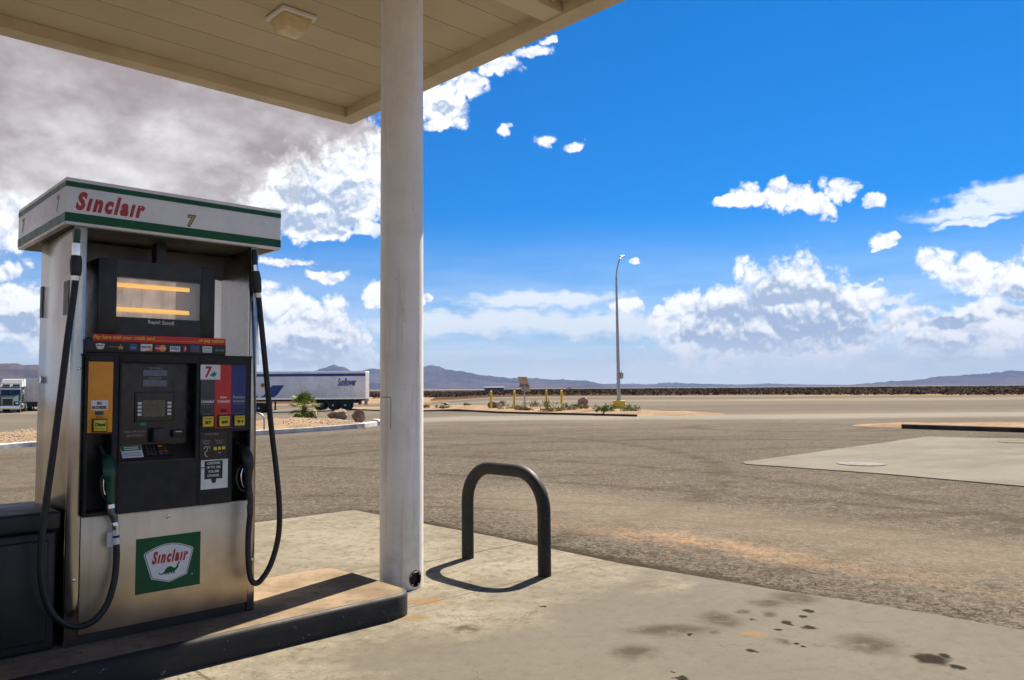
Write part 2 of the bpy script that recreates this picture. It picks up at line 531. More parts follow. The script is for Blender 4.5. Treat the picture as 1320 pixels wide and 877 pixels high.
STEEL = steel_mat('brushed_steel', (.47, .445, .405), .20)
STEEL2 = steel_mat('dull_steel', (.63, .53, .40), .40)
DARK = mat('charcoal_plastic', (.018, .0185, .020), .5, var=.3, scale=9, bmp=.15, bscale=400, spec=.3)
BLACK = mat('black_plastic', (.012, .012, .013), .42, var=.2)
BLACKP = mat('black_glossy_panel', (.008, .008, .01), .22)
RUBBER = mat('hose_rubber', (.009, .009, .0095), .5, var=.2)
WHITE = mat('white_enamel', (.74, .75, .76), .32, var=.05)
OFFW = mat('white_sticker', (.70, .71, .72), .45, var=.06, scale=20)
GREEN = mat('green_enamel', (.004, .085, .032), .4, var=.1, spec=.25)
RED = mat('red_enamel', (.40, .016, .02), .4)
ORANGE = mat('orange_panel', (.78, .30, .012), .45, var=.06, scale=12)
REDP = mat('red_panel', (.58, .022, .015), .4)
BLUEP = mat('blue_panel', (.02, .028, .17), .4)
GREYP = mat('grey_panel', (.045, .047, .05), .4)
YEL = mat('yellow_button', (.68, .56, .02), .45)
LETW = mat('white_lettering', (.72, .72, .72), .5)
LETG = mat('grey_lettering', (.32, .33, .33), .5)
LETB = mat('black_lettering', (.012, .012, .012), .5)
LETY = mat('yellow_lettering', (.75, .50, .04), .5)
GOLD = mat('gold_lettering', (.50, .32, .07), .45)
CHROME = mat('bright_metal', (.68, .67, .65), .22, 1)
mt, bs = new_mat('charcoal_paint'); c = objco()
n = nz(c, 5, 5, .65); ch = nz(c, 26, 4, .7); ch2 = nz(c, 90, 3, .65); sc_ = nz(vec('MULTIPLY', c, (6, 6, 40)), 1, 4, .6)
col = mixc(sstep(n, .3, .7), (.012, .0115, .011), (.024, .023, .022)); col = mixc(sstep(sc_, .56, .74) * .45, col, (.06, .055, .048))
col = mixc(sstep(ch, .655, .69) * .8, col, (.20, .17, .13)); col = mixc(sstep(ch2, .70, .73) * .7, col, (.26, .22, .17))
plug(bs.inputs['Base Color'], col); plug(bs.inputs['Roughness'], maprange(n, .3, .7, .5, .68)); bs.inputs['Specular IOR Level'].default_value = .3
bump(bs, n * .4 - sstep(ch, .655, .69), .25, .003); PAINTD = mt

# ------------------------------------------------------------------ terrain and surfaces
def slab_sheet():
    mb = MB(); xs = [-11000, -7000, -4000, -2000, -1000, -500, -250] + list(range(-150, 200, 10)) + [250, 500, 1000, 2000, 4000, 7000, 11000]
    ys = [-3000, -500, -100, -30] + list(range(-10, 160, 8)) + [200, 300, 500, 1000, 2000, 4000, 8000, 12000]
    mi = mb.mi(MC['desert_floor'])
    g = [[mb.bm.verts.new((x, y, terrain(x, y) - (.5 if -10 < y < 105 and abs(x) < 145 else .03))) for y in ys] for x in xs]
    for i in range(len(xs) - 1):
        for k in range(len(ys) - 1): mb.face([g[i][k], g[i + 1][k], g[i + 1][k + 1], g[i][k + 1]], mi, True)
    mb.build('desert_ground', kind='structure')


slab_sheet()


def lot_edge(x):
    """far edge of the asphalt lot"""
    return 140 + 14 * mnoise.noise((x * .02, 3, 0)) - smooth(20, 90, x) * 28 + 3 * mnoise.noise((x * .2, 9, 0)) + 2 * mnoise.noise((x * .7, 19, 0))


def lot():
    mb = MB(); mi = mb.mi(MC['asphalt'])
    xs = [-150 + 2.5 * i for i in range(141)]
    n = 60
    rows = []
    for x in xs:
        ye = lot_edge(x)
        rows.append([])
        for k in range(n + 1):
            t = k / n; y = -12 + (ye + 12) * t ** 1.5
            rows[-1].append(mb.bm.verts.new((x, y, terrain(x, y) - .012 - (.03 if k == n else 0))))
    for i in range(len(xs) - 1):
        for k in range(n): mb.face([rows[i][k], rows[i + 1][k], rows[i + 1][k + 1], rows[i][k + 1]], mi, True)
    mb.build('asphalt_lot', kind='structure')


lot()

# forecourt slab: right edge runs to (4.15 .. 4.4) in station coordinates
edge = [(4.37, -3.2), (4.35, -2.83), (4.30, -2.16), (4.21, -1.65), (4.165, -1.02), (4.10, -.33), (4.14, .63), (4.17, 1.31), (4.145, 2.45), (4.15, 3.86)]
poly = [(4.45, -8), *edge, (-14, 3.78), (-14, -8)]
mb = MB()
mb.prism([AB(a, b).xy for a, b in poly], -.25, 0, MC['forecourt_concrete'], 'z', bev=.008)
mb.build('forecourt_slab', kind='structure')

# tank pad
pp = [on_ground(*q) for q in ((972, 594), (1195, 563), (1330, 566.3), (1420, 569), (1420, 646), (1320, 627), (1140, 611), (985, 600), (962, 598.5), (957, 596.5), (960, 595.3))]
mb = MB(); mb.prism([p.xy for p in pp], -.2, .004, MC['pad_concrete'], 'z')
mb.build('tank_pad', kind='structure')

# island under the pump
isl = MB()
mt, bs = new_mat('island_concrete'); c = objco()
n = nz(c, 2.2, 6, .65); n2 = nz(c, 13, 6, .72); n3 = nz(c, 70, 3, .6)
col = mixc(sstep(n, .35, .65), (.165, .124, .085), (.27, .205, .142)); col = mixc(sstep(n2, .5, .66) * .5, col, (.10, .075, .05)); col = mixc(sstep(n3, .55, .72) * .4, col, (.09, .07, .05))
col = mixc(sstep(voro(c, 7), .07, .03) * .8, col, (.03, .025, .02))
plug(bs.inputs['Base Color'], col); bs.inputs['Roughness'].default_value = .9; bs.inputs['Specular IOR Level'].default_value = .02; bump(bs, n2 + n3 * .4, .4, .006)
ISL = mt


def round_poly(a0, a1, b0, b1, r, n=7):
    out = [(a0, b0)]
    for cx_, cy_, st in ((a1 - r, b0 + r, -90), (a1 - r, b1 - r, 0)):
        for k in range(n + 1):
            t = R(st + 90 * k / n); out.append((cx_ + r * math.cos(t), cy_ + r * math.sin(t)))
    out.append((a0, b1)); return out


outer = round_poly(-9, 1.985, -.33, .73, .15)
inner = round_poly(-9, 1.985 - .028, -.33 + .028, .73 - .028, .125)
mi_k, mi_t = isl.mi(PAINTD), isl.mi(ISL)
v0 = [isl.bm.verts.new(AB(a, b, -.02)) for a, b in outer]
v1 = [isl.bm.verts.new(AB(a, b, .128)) for a, b in outer]
v15 = [isl.bm.verts.new(AB(a * .35 + c * .65, b * .35 + d * .65, .146)) for (a, b), (c, d) in zip(inner, outer)]
v2 = [isl.bm.verts.new(AB(a, b, .15)) for a, b in inner]
n = len(outer)
for i in range(n):
    k = (i + 1) % n
    isl.face([v0[i], v0[k], v1[k], v1[i]], mi_k); isl.face([v1[i], v1[k], v15[k], v15[i]], mi_k, True); isl.face([v15[i], v15[k], v2[k], v2[i]], mi_k, True)
isl.face(v2, mi_t)
isl.build('pump_island', None, 'long raised concrete island with dark painted kerb under the fuel pump', 'island', sharp=50)

# ------------------------------------------------------------------ canopy
H, SOF = 4.88, 5.0
A1, B1, A0, B0 = 4.28, 4.18, -10.0, -4.6
CREAM = mat('cream_canopy_paint', (.58, .52, .39), .6, var=.07, scale=1.5)
CREAM2 = mat('cream_trim_paint', (.56, .495, .365), .55, var=.1, scale=2)
can = thing('canopy', 'cream flat roofed fuel canopy with panelled soffit above the pump', 'canopy', PO - Vector((0, 0, .15)), PHI)
mt, bs = new_mat('soffit_panel_paint'); c = objco(); x, y, z = sep(c)
fr = mth('FRACT', (y + .02) / .442)
gap = sstep(mth('ABSOLUTE', fr - .5), .4875, .4955)
pan = nz(comb(x * .08, mth('FLOOR', (y + .02) / .442) * 3.7, 0), 1, 2)
stn = nz(c, .9, 5, .65)
col = mixc(sstep(.5 * pan + .5 * stn, .35, .65), (.48, .42, .30), (.57, .505, .375))
col = mixc(sstep(nz(vec('MULTIPLY', c, (.5, 3, 1)), 1, 5, .7), .56, .75) * .35, col, (.42, .35, .24))
col = mixc(gap * .85, col, (.11, .085, .05))
plug(bs.inputs['Base Color'], col); bs.inputs['Roughness'].default_value = .6
bump(bs, gap * -1.0, .6, .01)
SOFFIT = mt
RW = .21
mb = MB(); mb.box(A0, A1 - RW, B0, B1 - RW, SOF, SOF + .03, SOFFIT); mb.build('soffit', can)
mb = MB(); mb.box(A0, A1 - .02, B0, B1 - .02, SOF + .034, SOF + .75, CREAM2); mb.build('roof', can)
# rim: bottom ledge with a small drip edge, tall fascia outside
mb = MB()
mb.box(A0, A1 - RW, B1 - RW, B1, H, SOF + .85, CREAM2, .006)
mb.box(A1 - RW, A1, B0, B1, H + .0015, SOF + .852, CREAM2, .006)
mb.build('fascia', can)
mb = MB()
for bb in (.25, -4.3): mb = MB(); mb.box(A0, A1 - RW - .002, bb, bb + .24, H + .02, SOF - .002, CREAM, .006); mb.build('beam', can)
for a in (-1.6, -5.8): mb = MB(); mb.box(a, a + .008, B1 - RW - .0025, B1 - .001, H - .0025, SOF, LETB); mb.build('rim_joint', can)
# recess on the far side of the beam near the rim: conduit
mb = MB(); mb.tube([(A1 - RW - .16, -4.2, SOF - .035), (A1 - RW - .16, .22, SOF - .035)], .018, CREAM2, 8)
mb.build('conduit', can)
# ceiling light
lt = thing('canopy_light', 'square yellowed lamp fixed under the canopy soffit', 'lamp', AB(2.37, 2.17, SOF), PHI)
lt.scale = (.84, .84, .84)
LENS = mat('yellowed_lens', (.66, .56, .36), .25, var=.1)
mb = MB(); mb.box(-.215, .215, -.215, .215, -.055, -.001, WHITE, .02, 3); mb.build('housing', lt)
mb = MB()
mb.hexa([(-.13, -.13, -.205), (.13, -.13, -.205), (.13, .13, -.205), (-.13, .13, -.205), (-.185, -.185, -.056), (.185, -.185, -.056), (.185, .185, -.056), (-.185, .185, -.056)], LENS)
bmesh.ops.bevel(mb.bm, geom=[e for e in mb.bm.edges], offset=.025, segments=3, affect='EDGES', profile=.5)
for f in mb.bm.faces: f.smooth = True
mb.build('lens', lt)

# column
mt, bs = new_mat('column_paint'); c = objco(); x, y, z = sep(c)
n1 = nz(c, 2.5, 5, .6); dr = nz(vec('MULTIPLY', c, (12, 12, .8)), 1, 5, .68); sp = nz(c, 34, 4, .7)
col = mixc(sstep(n1, .3, .7), (.74, .715, .66), (.86, .845, .80))
col = mixc(sstep(dr, .5, .72) * .42, col, (.36, .30, .235))
col = mixc(sstep(sp, .6, .75) * .35, col, (.25, .2, .15))
low = sstep(z, .75, .02) * sstep(nz(c, 9, 5, .7), .3, .7)
col = mixc(low * .42, col, (.33, .265, .19))
plug(bs.inputs['Base Color'], col); bs.inputs['Roughness'].default_value = .45
bump(bs, n1 * .3 + sp * .3, .12, .006)
COLP = mt
CC = AB(2.357, .36)
CR = .162
colm = thing('canopy_column', 'round white painted steel column at the end of the island', 'column', CC, 0)
hang = math.atan2(-CC.y, -CC.x) + R(40)   # drain hole at its foot faces the driver
mb = MB(); mi = mb.mi(COLP); SEG = 72
zs = [0, .02, .04, .06, .08, .10, .12, .14, .16, .3, 1, 2, 3, 4, SOF - .003]
rings = [[mb.bm.verts.new((CR * math.cos(2 * math.pi * k / SEG), CR * math.sin(2 * math.pi * k / SEG), z)) for k in range(SEG)] for z in zs]
for i in range(len(zs) - 1):
    for k in range(SEG):
        am = 2 * math.pi * (k + .5) / SEG
        du = ((am - hang + math.pi) % (2 * math.pi) - math.pi) * CR; zm = (zs[i] + zs[i + 1]) / 2 - .078
        if du * du + zm * zm < .052 ** 2: continue
        mb.face([rings[i][k], rings[i][(k + 1) % SEG], rings[i + 1][(k + 1) % SEG], rings[i + 1][k]], mi, True)
mb.build('pipe', colm, fix=False)
mb = MB(); p = Vector((math.cos(hang), math.sin(hang), 0))
ringp = []
for k in range(29):
    t = 2 * math.pi * k / 28; du = .055 * math.cos(t); th = hang + du / CR
    ringp.append((CR * 1.002 * math.cos(th), CR * 1.002 * math.sin(th), .078 + .058 * math.sin(t)))
mb.tube(ringp, .0045, mat('rusty_edge', (.16, .075, .03), .8), 6, caps=False); mb.build('drain_hole_rim', colm)
mb = MB(); mb.lathe([(.135, .0), (.135, .4)], (0, 0, .002), mat('column_inside', (.02, .015, .012), .9), 32); mb.build('pipe_lining', colm)
d = (on_ground(494, 640) - CC); ha = math.atan2(d.y, d.x)
mb = MB()
# access cover: a curved plate whose right and top seams show
hz0, hz1 = 1.17, 1.40
va = math.atan2(-CC.y, -CC.x)
for (t0, t1, z0, z1) in ((va - 1.15, va - .52, hz1, hz1 + .005), (va - .525, va - .5, hz0, hz1)):
    for k in range(12):
        ta, tb = t0 + (t1 - t0) * k / 12, t0 + (t1 - t0) * (k + 1) / 12; q = CR + .0012
        vs = [mb.bm.verts.new((q * math.cos(t), q * math.sin(t), z)) for t, z in ((ta, z0), (tb, z0), (tb, z1), (ta, z1))]
        mb.face(vs, mb.mi(mat('seam_dirt', (.10, .075, .05), .8)), True)
mb.build('access_cover', colm)

# hoop bollard in front of the column
Lb, Rb = AB(3.333, .752), AB(3.333, -.174)
hb = MB(); TR = .0525; top = .845 - TR; cr = .30
L = (Lb - Rb).length
pts = [(0, 0, -.05), (0, 0, .25), (0, 0, top - cr)]
pts += [(cr - cr * math.cos(R(t)), 0, top - cr + cr * math.sin(R(t))) for t in range(9, 91, 9)]
pts += [(L - cr + cr * math.sin(R(t)), 0, top - cr + cr * math.cos(R(t))) for t in range(0, 91, 9)]
pts += [(L, 0, .25), (L, 0, -.05)]
hb.tube(pts, TR, PAINTD, 24)
hb.build('hoop_bollard', None, 'dark painted steel hoop bollard standing on the concrete right of the column', 'bollard',
         loc=Rb, rotz=PHI + math.pi / 2)

# ------------------------------------------------------------------ the pump
pump = thing('fuel_pump', 'stainless fuel pump with white and green sign box on the island', 'fuel pump', PO, PHI)
W, DP, SB = 1.026, .655, 2.185
FL = .066                                              # width of the steel posts


def part(mb, name, parent=pump, label=None): return mb.build(name, parent, label)


for sx in (0, 1):
    mb = MB()
    x0, x1 = (0, FL) if sx == 0 else (W - .046, W)
    mb.box(x0, x1, 0, .03, 0, SB, STEEL, .003)                           # front flange
    xs = (0.001, .012) if sx == 0 else (W - .012, W - .001)
    mb.box(*xs, .03, DP, .002, SB - .002, STEEL, .002)
    sp = part(mb, 'side_panel')
    if sx == 0:
        for (b0, b1) in ((.60, .645), (.06, .155)):
            mb = MB(); mb.box(-.003, .004, b0, b1, 1.74 if b1 > .3 else 1.72, 1.92 if b1 > .3 else 1.9, mat('vent_dark', (.09, .095, .10), .5)); mb.build('vent', sp)
        mb = MB(); mb.lathe([(.022, 0), (.022, .006), (.014, .008)], (-.008, .57, 1.38), CHROME, 16, 'x'); mb.build('lock', sp)
    for z in ((.34, 1.43) if sx == 0 else (.3,)):
        mb = MB(); mb.lathe([(.009, 0), (.009, -.004), (.005, -.006)], ((x0 + x1) / 2 + .008, 0, z), CHROME, 10, 'y'); mb.build('bolt', sp)
for z0, z1 in ((.02, 1.50), (2.06, SB - .003)): mb = MB(); mb.box(.012, W - .012, DP - .014, DP - .001, z0, z1, STEEL2); part(mb, 'back_panel')
mb = MB(); mb.box(.012, W - .012, .46, .475, 2.03, SB - .006, mat('dark_steel', (.17, .16, .145), .5, .6)); part(mb, 'valance')
mb = MB(); mb.box(.013, W - .018, .12, DP - .02, 1.49, 1.505, BLACK); part(mb, 'deck')
mb = MB(); mb.box(.014, W - .014, .034, DP - .02, .001, .06, BLACK); part(mb, 'plinth'); mb = MB(); mb.box(FL + .001, W - .047, .012, .03, .001, .052, BLACK); part(mb, 'kick_plate')
mb = MB(); mb.box(FL + .0015, W - .0475, -.006, .028, .055, .657, STEEL2, .003); lp = part(mb, 'lower_panel')
mb = MB(); mb.lathe([(.013, 0), (.013, -.005), (.008, -.007)], (.514, -.006, .61), CHROME, 16, 'y'); mb.lathe([(.0045, 0), (.0045, -.001)], (.514, -.0135, .61), BLACK, 10, 'y'); mb.build('lock', lp)

# emblem on the lower panel
mb = MB(); ex0, ex1, ez0, ez1 = .343, .694, .210, .507
mb.box(ex0, ex1, -.009, -.0062, ez0, ez1, GREEN)
EW, EH = ex1 - ex0, ez1 - ez0


def shield(s):
    pts = []
    cxm, czm = .5, .5
    raw = [(.13, .73)]
    for k in range(1, 12):
        t = k / 12; raw.append((.13 + .74 * t, .73 + .125 * math.sin(math.pi * t)))
    raw += [(.87, .73), (.885, .69), (.785, .235), (.51, .135), (.235, .235), (.115, .69)]
    return [(ex0 + EW * (cxm + (x - cxm) * s), ez0 + EH * (czm + (z - czm) * s)) for x, z in raw]


mb.prism(shield(1.0), -.0098, -.009, OFFW); mb.prism(shield(.965), -.0104, -.0097, GREEN); mb.prism(shield(.935), -.011, -.0103, OFFW)
mb.text('Sınclaır', ex0 + EW * .235, ex0 + EW * .80, ez0 + EH * .50, ez0 + EH * .735, -.0112, RED, shear=.33, bold=.058, space=1.30)
dino = [(.36, .30), (.34, .325), (.35, .34), (.37, .315), (.40, .312), (.43, .345), (.455, .395), (.49, .425), (.53, .425), (.565, .40), (.59, .385), (.615, .405), (.635, .46), (.645, .485),
        (.67, .492), (.685, .48), (.665, .472), (.655, .455), (.645, .395), (.62, .35), (.59, .33), (.592, .285), (.572, .285), (.568, .315), (.552, .315), (.55, .283), (.53, .283), (.528, .312),
        (.505, .312), (.50, .283), (.48, .283), (.478, .312), (.462, .305), (.458, .283), (.438, .283), (.437, .31), (.415, .298), (.39, .292)]
mb.prism([(ex0 + EW * x, ez0 + EH * z) for x, z in dino], -.0118, -.0109, GREEN)
mb.lathe([(.006, -.0092), (.006, -.0098)], (ex0 + EW * .87, 0, ez0 + EH * .22), mat('pale_green_dot', (.08, .35, .2), .5), 12, 'y')
mb.build('emblem', lp)

# sign box on top
SX0, SX1, SY0, SY1, ST = -.046, 1.167, -.016, 1.03, 2.433
mb = MB()
mb.box(SX0, SX1, SY0, SY1, SB, ST, WHITE, .004)
sg = part(mb, 'sign_box')
mb = MB(); e = .0016
for z0, z1 in ((2.385, 2.413), (2.200, 2.2475)):
    mb.box(SX0 + .001, SX1 - .001, SY0 - e, SY0 + .001, z0, z1, GREEN)
    mb.box(SX0 - e, SX0 + .001, SY0 + .001, SY1 - .001, z0, z1, GREEN)
mb.build('stripe', sg)
mb = MB(); mb.text('Sınclaır', 0.0, .352, 2.264, 2.366, SY0 - .0005, RED, shear=.33, bold=.058, space=1.30)
mb.build('lettering', sg)
mb = MB()
mb.text('7', .583, .637, 2.252, 2.326, SY0 - .0004, LETB, shear=.1, bold=.06)
mb.text('7', .588, .629, 2.259, 2.320, SY0 - .0016, GOLD, shear=.1, bold=.015)
mb.build('pump_number', sg)
mb = MB()
for y0 in (.16, .93):
    mb = MB(); m2 = MB(); m2.text('7', 0, .055, 0, .09, 0, GREYP, shear=.1, bold=.03); m2.xf(Matrix.Translation((SX0 - .0004, y0, 2.27)) @ Matrix.Rotation(R(-90), 4, 'Z'))
    me = bpy.data.meshes.new('t'); m2.bm.to_mesh(me); m2.bm.free(); mb.bm.from_mesh(me); bpy.data.meshes.remove(me)
    mb.mi(GREYP); mb.build('pump_number', sg)
mb = MB(); mb.box(SX0 + .03, SX1 - .03, SY0 + .03, SY1 - .03, SB - .004, SB - .001, mat('sign_underside', (.10, .095, .09), .6)); mb.build('underside', sg)

# scroll screen
mb = MB(); bx0, bx1, bz0, bz1 = .13, .77, 1.607, 2.032; wx0, wx1, wz0, wz1 = .226, .684, 1.717, 1.936
fy = .02
mb.box(bx0, wx0, fy, .33, bz0, bz1, BLACK, .006); mb.box(wx1, bx1, fy, .33, bz0, bz1, BLACK, .006)
mb.box(wx0 - .002, wx1 + .002, fy + .0012, .33, bz0 + .001, wz0, BLACK); mb.box(wx0 - .002, wx1 + .002, fy + .0012, .33, wz1, bz1 - .001, BLACK)
sb_ = part(mb, 'scroll_screen')
mt, bs = new_mat('scroll_poster'); c = objco(); x, y, z = sep(c)
n = nz(vec('MULTIPLY', c, (9, 1, 4)), 1, 5, .6); st = nz(vec('MULTIPLY', c, (60, 1, 3)), 1, 3)
col = mixc(sstep(n, .35, .65), (.36, .29, .23), (.60, .50, .42)); col = mixc(sstep(st, .55, .7) * .4, col, (.22, .15, .09))
plug(bs.inputs['Base Color'], col); bs.inputs['Roughness'].default_value = .5
plug(bs.inputs['Emission Color'], col); bs.inputs['Emission Strength'].default_value = .16       # lit from inside
POSTER = mt
mb = MB(); mb.box(wx0 - .02, wx0 + .335, .075, .08, wz0 - .02, wz1 + .02, POSTER); mb.build('poster', sb_)
mb = MB(); mb.box(wx0 + .33, wx1 + .01, .10, .105, wz0 - .02, wz1 + .02, mat('poster_end', (.26, .22, .17), .5)); mb.build('back_board', sb_)
AMBER = emis('amber_glow', (1, .56, .07), .42)  # glowing yellow bars stand in for the blurred amber reflection on the window
for z in (1.897, 1.762):
    mb = MB(); mb.tube([(wx0 - .01, .062, z), (wx0 + .405, .062, z)], .0125, AMBER, 12); mb.build('amber_bar', sb_)
mt, bs = new_mat('window_glass'); bs.inputs['Base Color'].default_value = (1, 1, 1, 1); bs.inputs['Roughness'].default_value = .03
bs.inputs['Alpha'].default_value = .22; bs.inputs['IOR'].default_value = 1.5
GLASSY = mt
mb = MB(); mb.box(wx0 - .001, wx1 + .001, .030, .033, wz0 - .001, wz1 + .001, GLASSY); mb.build('window', sb_)
mb = MB(); mb.text('Rapid', .392, .452, 1.680, 1.706, fy - .0003, LETW, bold=.01); mb.text('Scroll', .468, .532, 1.684, 1.706, fy - .0003, LETW, bold=.01); mb.box(.459, .4615, fy - .001, fy + .001, 1.682, 1.706, GOLD); mb.build('lettering', sb_)
mb = MB(); mb.box(.50, .555, .22, .30, bz1, SB - .006, BLACK); part(mb, 'screen_bracket')
mb = MB(); mb.box(.14, bx1, .14, .33, 1.506, bz0 + .001, BLACK); part(mb, 'screen_bracket')
LINER = steel_mat('steel_liner', (.36, .345, .325), .28)
mb = MB(); mb.box(W - .0165, W - .0125, .03, .49, 1.52, SB - .006, LINER); part(mb, 'liner')

# card strip
mb = MB(); mb.box(.068, .822, -.02, .02, 1.5165, 1.592, BLACK, .003); mb.box(.097, .82, -.0195, .018, 1.5925, 1.607, BLACK)
cs = part(mb, 'card_strip')
mb = MB(); mb.box(.098, .818, -.0238, -.0202, 1.577, 1.616, REDP, .001); bn = mb.build('banner', cs)
mb = MB(); y = -.0240
mb.text('Pay here with your credit card', .101, .415, 1.584, 1.611, y, LETY, shear=.2, bold=.02)
mb.text('.........................................', .418, .655, 1.588, 1.5925, y, LETY)
mb.text('or pay cashier', .66, .812, 1.584, 1.611, y, LETY, shear=.2, bold=.02)
mb.build('lettering', cs)
mb = MB(); y0, y1 = -.0218, -.0201
BL1 = mat('card_blue', (.02, .09, .28), .4); RD1 = mat('card_red', (.55, .02, .02), .4); OR1 = mat('card_orange', (.75, .28, .02), .4)
zc = 1.548
# small shield, star, and the row of card marks
mb.prism([(.108, 1.566), (.135, 1.571), (.162, 1.566), (.155, 1.536), (.135, 1.529), (.115, 1.536)], y0, y1, GREEN)
mb.prism([(.112, 1.562), (.135, 1.567), (.158, 1.562), (.151, 1.539), (.135, 1.533), (.119, 1.539)], y0 - .001, y0, OFFW)
mb.text('Sinclair', .117, .153, 1.550, 1.560, y0 - .0012, RED, shear=.3, bold=.03)
mb.build('card_mark', cs); mb = MB()
mb.prism([(.215, 1.549), (.232, 1.552), (.238, 1.566), (.243, 1.552), (.256, 1.549), (.246, 1.543), (.249, 1.531), (.238, 1.539), (.228, 1.531), (.231, 1.542)], y0, y1, GOLD)
mb.box(.18, .222, y0, y1, 1.5475, 1.550, GOLD)
mb.build('card_mark', cs); mb = MB()
mb.box(.283, .321, y0, y1, 1.532, 1.567, BL1); mb.text('AMEX', .287, .317, 1.542, 1.552, y0 - .0002, LETG, bold=.03)
mb.build('card_mark', cs); mb = MB()
mb.box(.341, .402, y0, y1, 1.530, 1.569, OFFW); mb.text('DISCOVER', .345, .398, 1.547, 1.558, y0 - .0002, LETB, bold=.03); mb.prism([(.36, 1.5305), (.4015, 1.5305), (.4015, 1.545)], y0 - .001, y0 + .0001, OR1)
mb.build('card_mark', cs); mb = MB()
for cx_, mm, q in ((.434, RD1, 0), (.458, OR1, .0006)): mb.lathe([(.019, y1), (.019, y0 - q)], (cx_, 0, zc), mm, 24, 'y')
mb.text('MasterCard', .420, .472, 1.544, 1.553, y0 - .0009, LETW, bold=.02)
mb.build('card_mark', cs); mb = MB()
mb.box(.498, .555, y0, y1, 1.530, 1.567, OFFW); mb.text('VISA', .503, .550, 1.541, 1.557, y0 - .0002, BL1, shear=.2, bold=.03); mb.box(.498, .555, y0 - .001, y0, 1.5605, 1.567, BL1); mb.box(.498, .555, y0 - .001, y0, 1.530, 1.5345, OR1)
mb.build('card_mark', cs); mb = MB()
mb.box(.573, .591, y0, y1, 1.533, 1.567, RD1); mb.text('J', .578, .586, 1.54, 1.558, y0 - .0002, LETW, bold=.03)
mb.build('card_mark', cs); mb = MB()
mb.box(.611, .664, y0, y1, 1.531, 1.568, BL1); mb.box(.613, .662, y0 - .001, y0, 1.533, 1.545, mat('card_brown', (.16, .05, .03), .5))
mb.build('card_mark', cs); mb = MB()
mb.box(.683, .738, y0, y1, 1.531, 1.567, OFFW); mb.text('VOYAGER', .687, .734, 1.551, 1.560, y0 - .0002, LETB, bold=.02); mb.box(.688, .733, y0 - .001, y0, 1.537, 1.544, LETG)
mb.build('card_mark', cs); mb = MB()
mb.text('WRIGHT EXPRESS', .756, .810, 1.540, 1.552, y0, LETG, bold=.01)
mb.build('card_mark', cs)

# dark front door with three openings
FY = -.032                                           # its face
dz0, dz1 = .657, 1.514
holes = [(.083, .199, .676, 1.083), (.232, .657, .922, 1.477), (.862, .966, .64, 1.072)]
mb = MB(); dx0, dx1 = .068, .978


def fr(x0, x1, z0, z1, bev=.004): mb.box(x0, x1, FY, .026, z0, z1, DARK, bev)


fr(dx0, .083, dz0, dz1); fr(.1985, .2325, dz0, dz1, .006); fr(.6565, .670, dz0, dz1, .006)
fr(.083, .1985, 1.083, dz1, 0); fr(.083, .1985, dz0, .676, 0)
fr(.2325, .6565, 1.478, dz1, 0); fr(.2325, .6565, dz0, .921, 0)
fr(.670, .862, dz0, dz1, 0); fr(.862, .966, 1.072, dz1, 0); fr(.966, dx1, dz0, dz1)
mb.box(dx0 - .004, dx1 + .002, FY - .006, .02, dz1 - .012, dz1 + .001, DARK, .003)
door = part(mb, 'front_door')
for x0, x1, z0, z1 in ((.083, .1985, .676, 1.083), (.862, .966, .64, 1.072)):
    mb = MB(); mb.box(x0 - .003, x1 + .003, .1, .11, z0 - .003, z1 + .003, BLACK); mb.box(x0 - .003, x0, .026, .1, z0, z1, BLACK); mb.box(x1, x1 + .003, .026, .1, z0, z1, BLACK); mb.box(x0 - .003, x1 + .003, .0265, .1, z0 - .003, z0, BLACK); mb.build('nozzle_boot', door)
# recess
mb = MB(); ry = .04
mb.box(.228, .661, ry, ry + .01, .915, 1.481, BLACKP)
mb.prism([(FY + .004, .9215), (ry + .001, .9215), (ry + .001, 1.012), (-.012, .948), (FY + .004, .93)], .2335, .656, BLACK, 'x')
rc = mb.build('card_terminal', door)
mb = MB()
for (x0, x1, z0, z1) in ((.2325, .2435, .921, 1.478), (.6455, .6565, .921, 1.478), (.2435, .6455, 1.466, 1.478)): mb.box(x0, x1, FY - .006, FY + .02, z0, z1, DARK, .003)
mb.build('bezel', rc)
DISP = mat('price_display_glass', (.095, .10, .16), .12, var=.25, scale=30)
for z0, z1 in ((1.394, 1.428), (1.337, 1.372)):
    mb = MB(); mb.box(.375, .507, ry - .004, ry - .0003, z0, z1, DISP); mb.build('price_display', rc)
mb = MB(); y = ry - .0004
mb.text('THIS SALE $', .40, .482, 1.434, 1.443, y, LETG); mb.text('GALLONS', .407, .475, 1.377, 1.387, y, LETG)
mb.text('TURN OFF ENGINE', .281, .401, 1.081, 1.094, y, LETG); mb.text('NO SMOKING', .298, .390, 1.060, 1.073, y, LETG)
mb.build('lettering', rc)
mb = MB(); mb.box(.335, .55, ry - .008, ry - .0003, 1.139, 1.306, BLACK, .003); mb.box(.345, .54, ry - .0095, ry - .0075, 1.147, 1.298, BLACKP); sf = mb.build('screen_frame', rc)
mb = MB(); mb.box(.374, .495, ry - .0115, ry - .009, 1.168, 1.260, mat('grey_lcd', (.095, .092, .05), .25, var=.15, scale=40)); mb.text('PAY INSIDE OR', .39, .478, 1.224, 1.234, ry - .0117, mat('lcd_ink', (.055, .052, .03), .4)); mb.text('INSERT CARD', .394, .474, 1.203, 1.213, ry - .0117, MC['lcd_ink']); mb.build('lcd_screen', sf)
for x0 in (.347, .508):
    for k in range(4):
        mb = MB(); z = 1.181 + k * .0205; mb.box(x0, x0 + .022, ry - .014, ry - .0085, z - .007, z + .007, OFFW, .002); mb.build('side_button', sf)
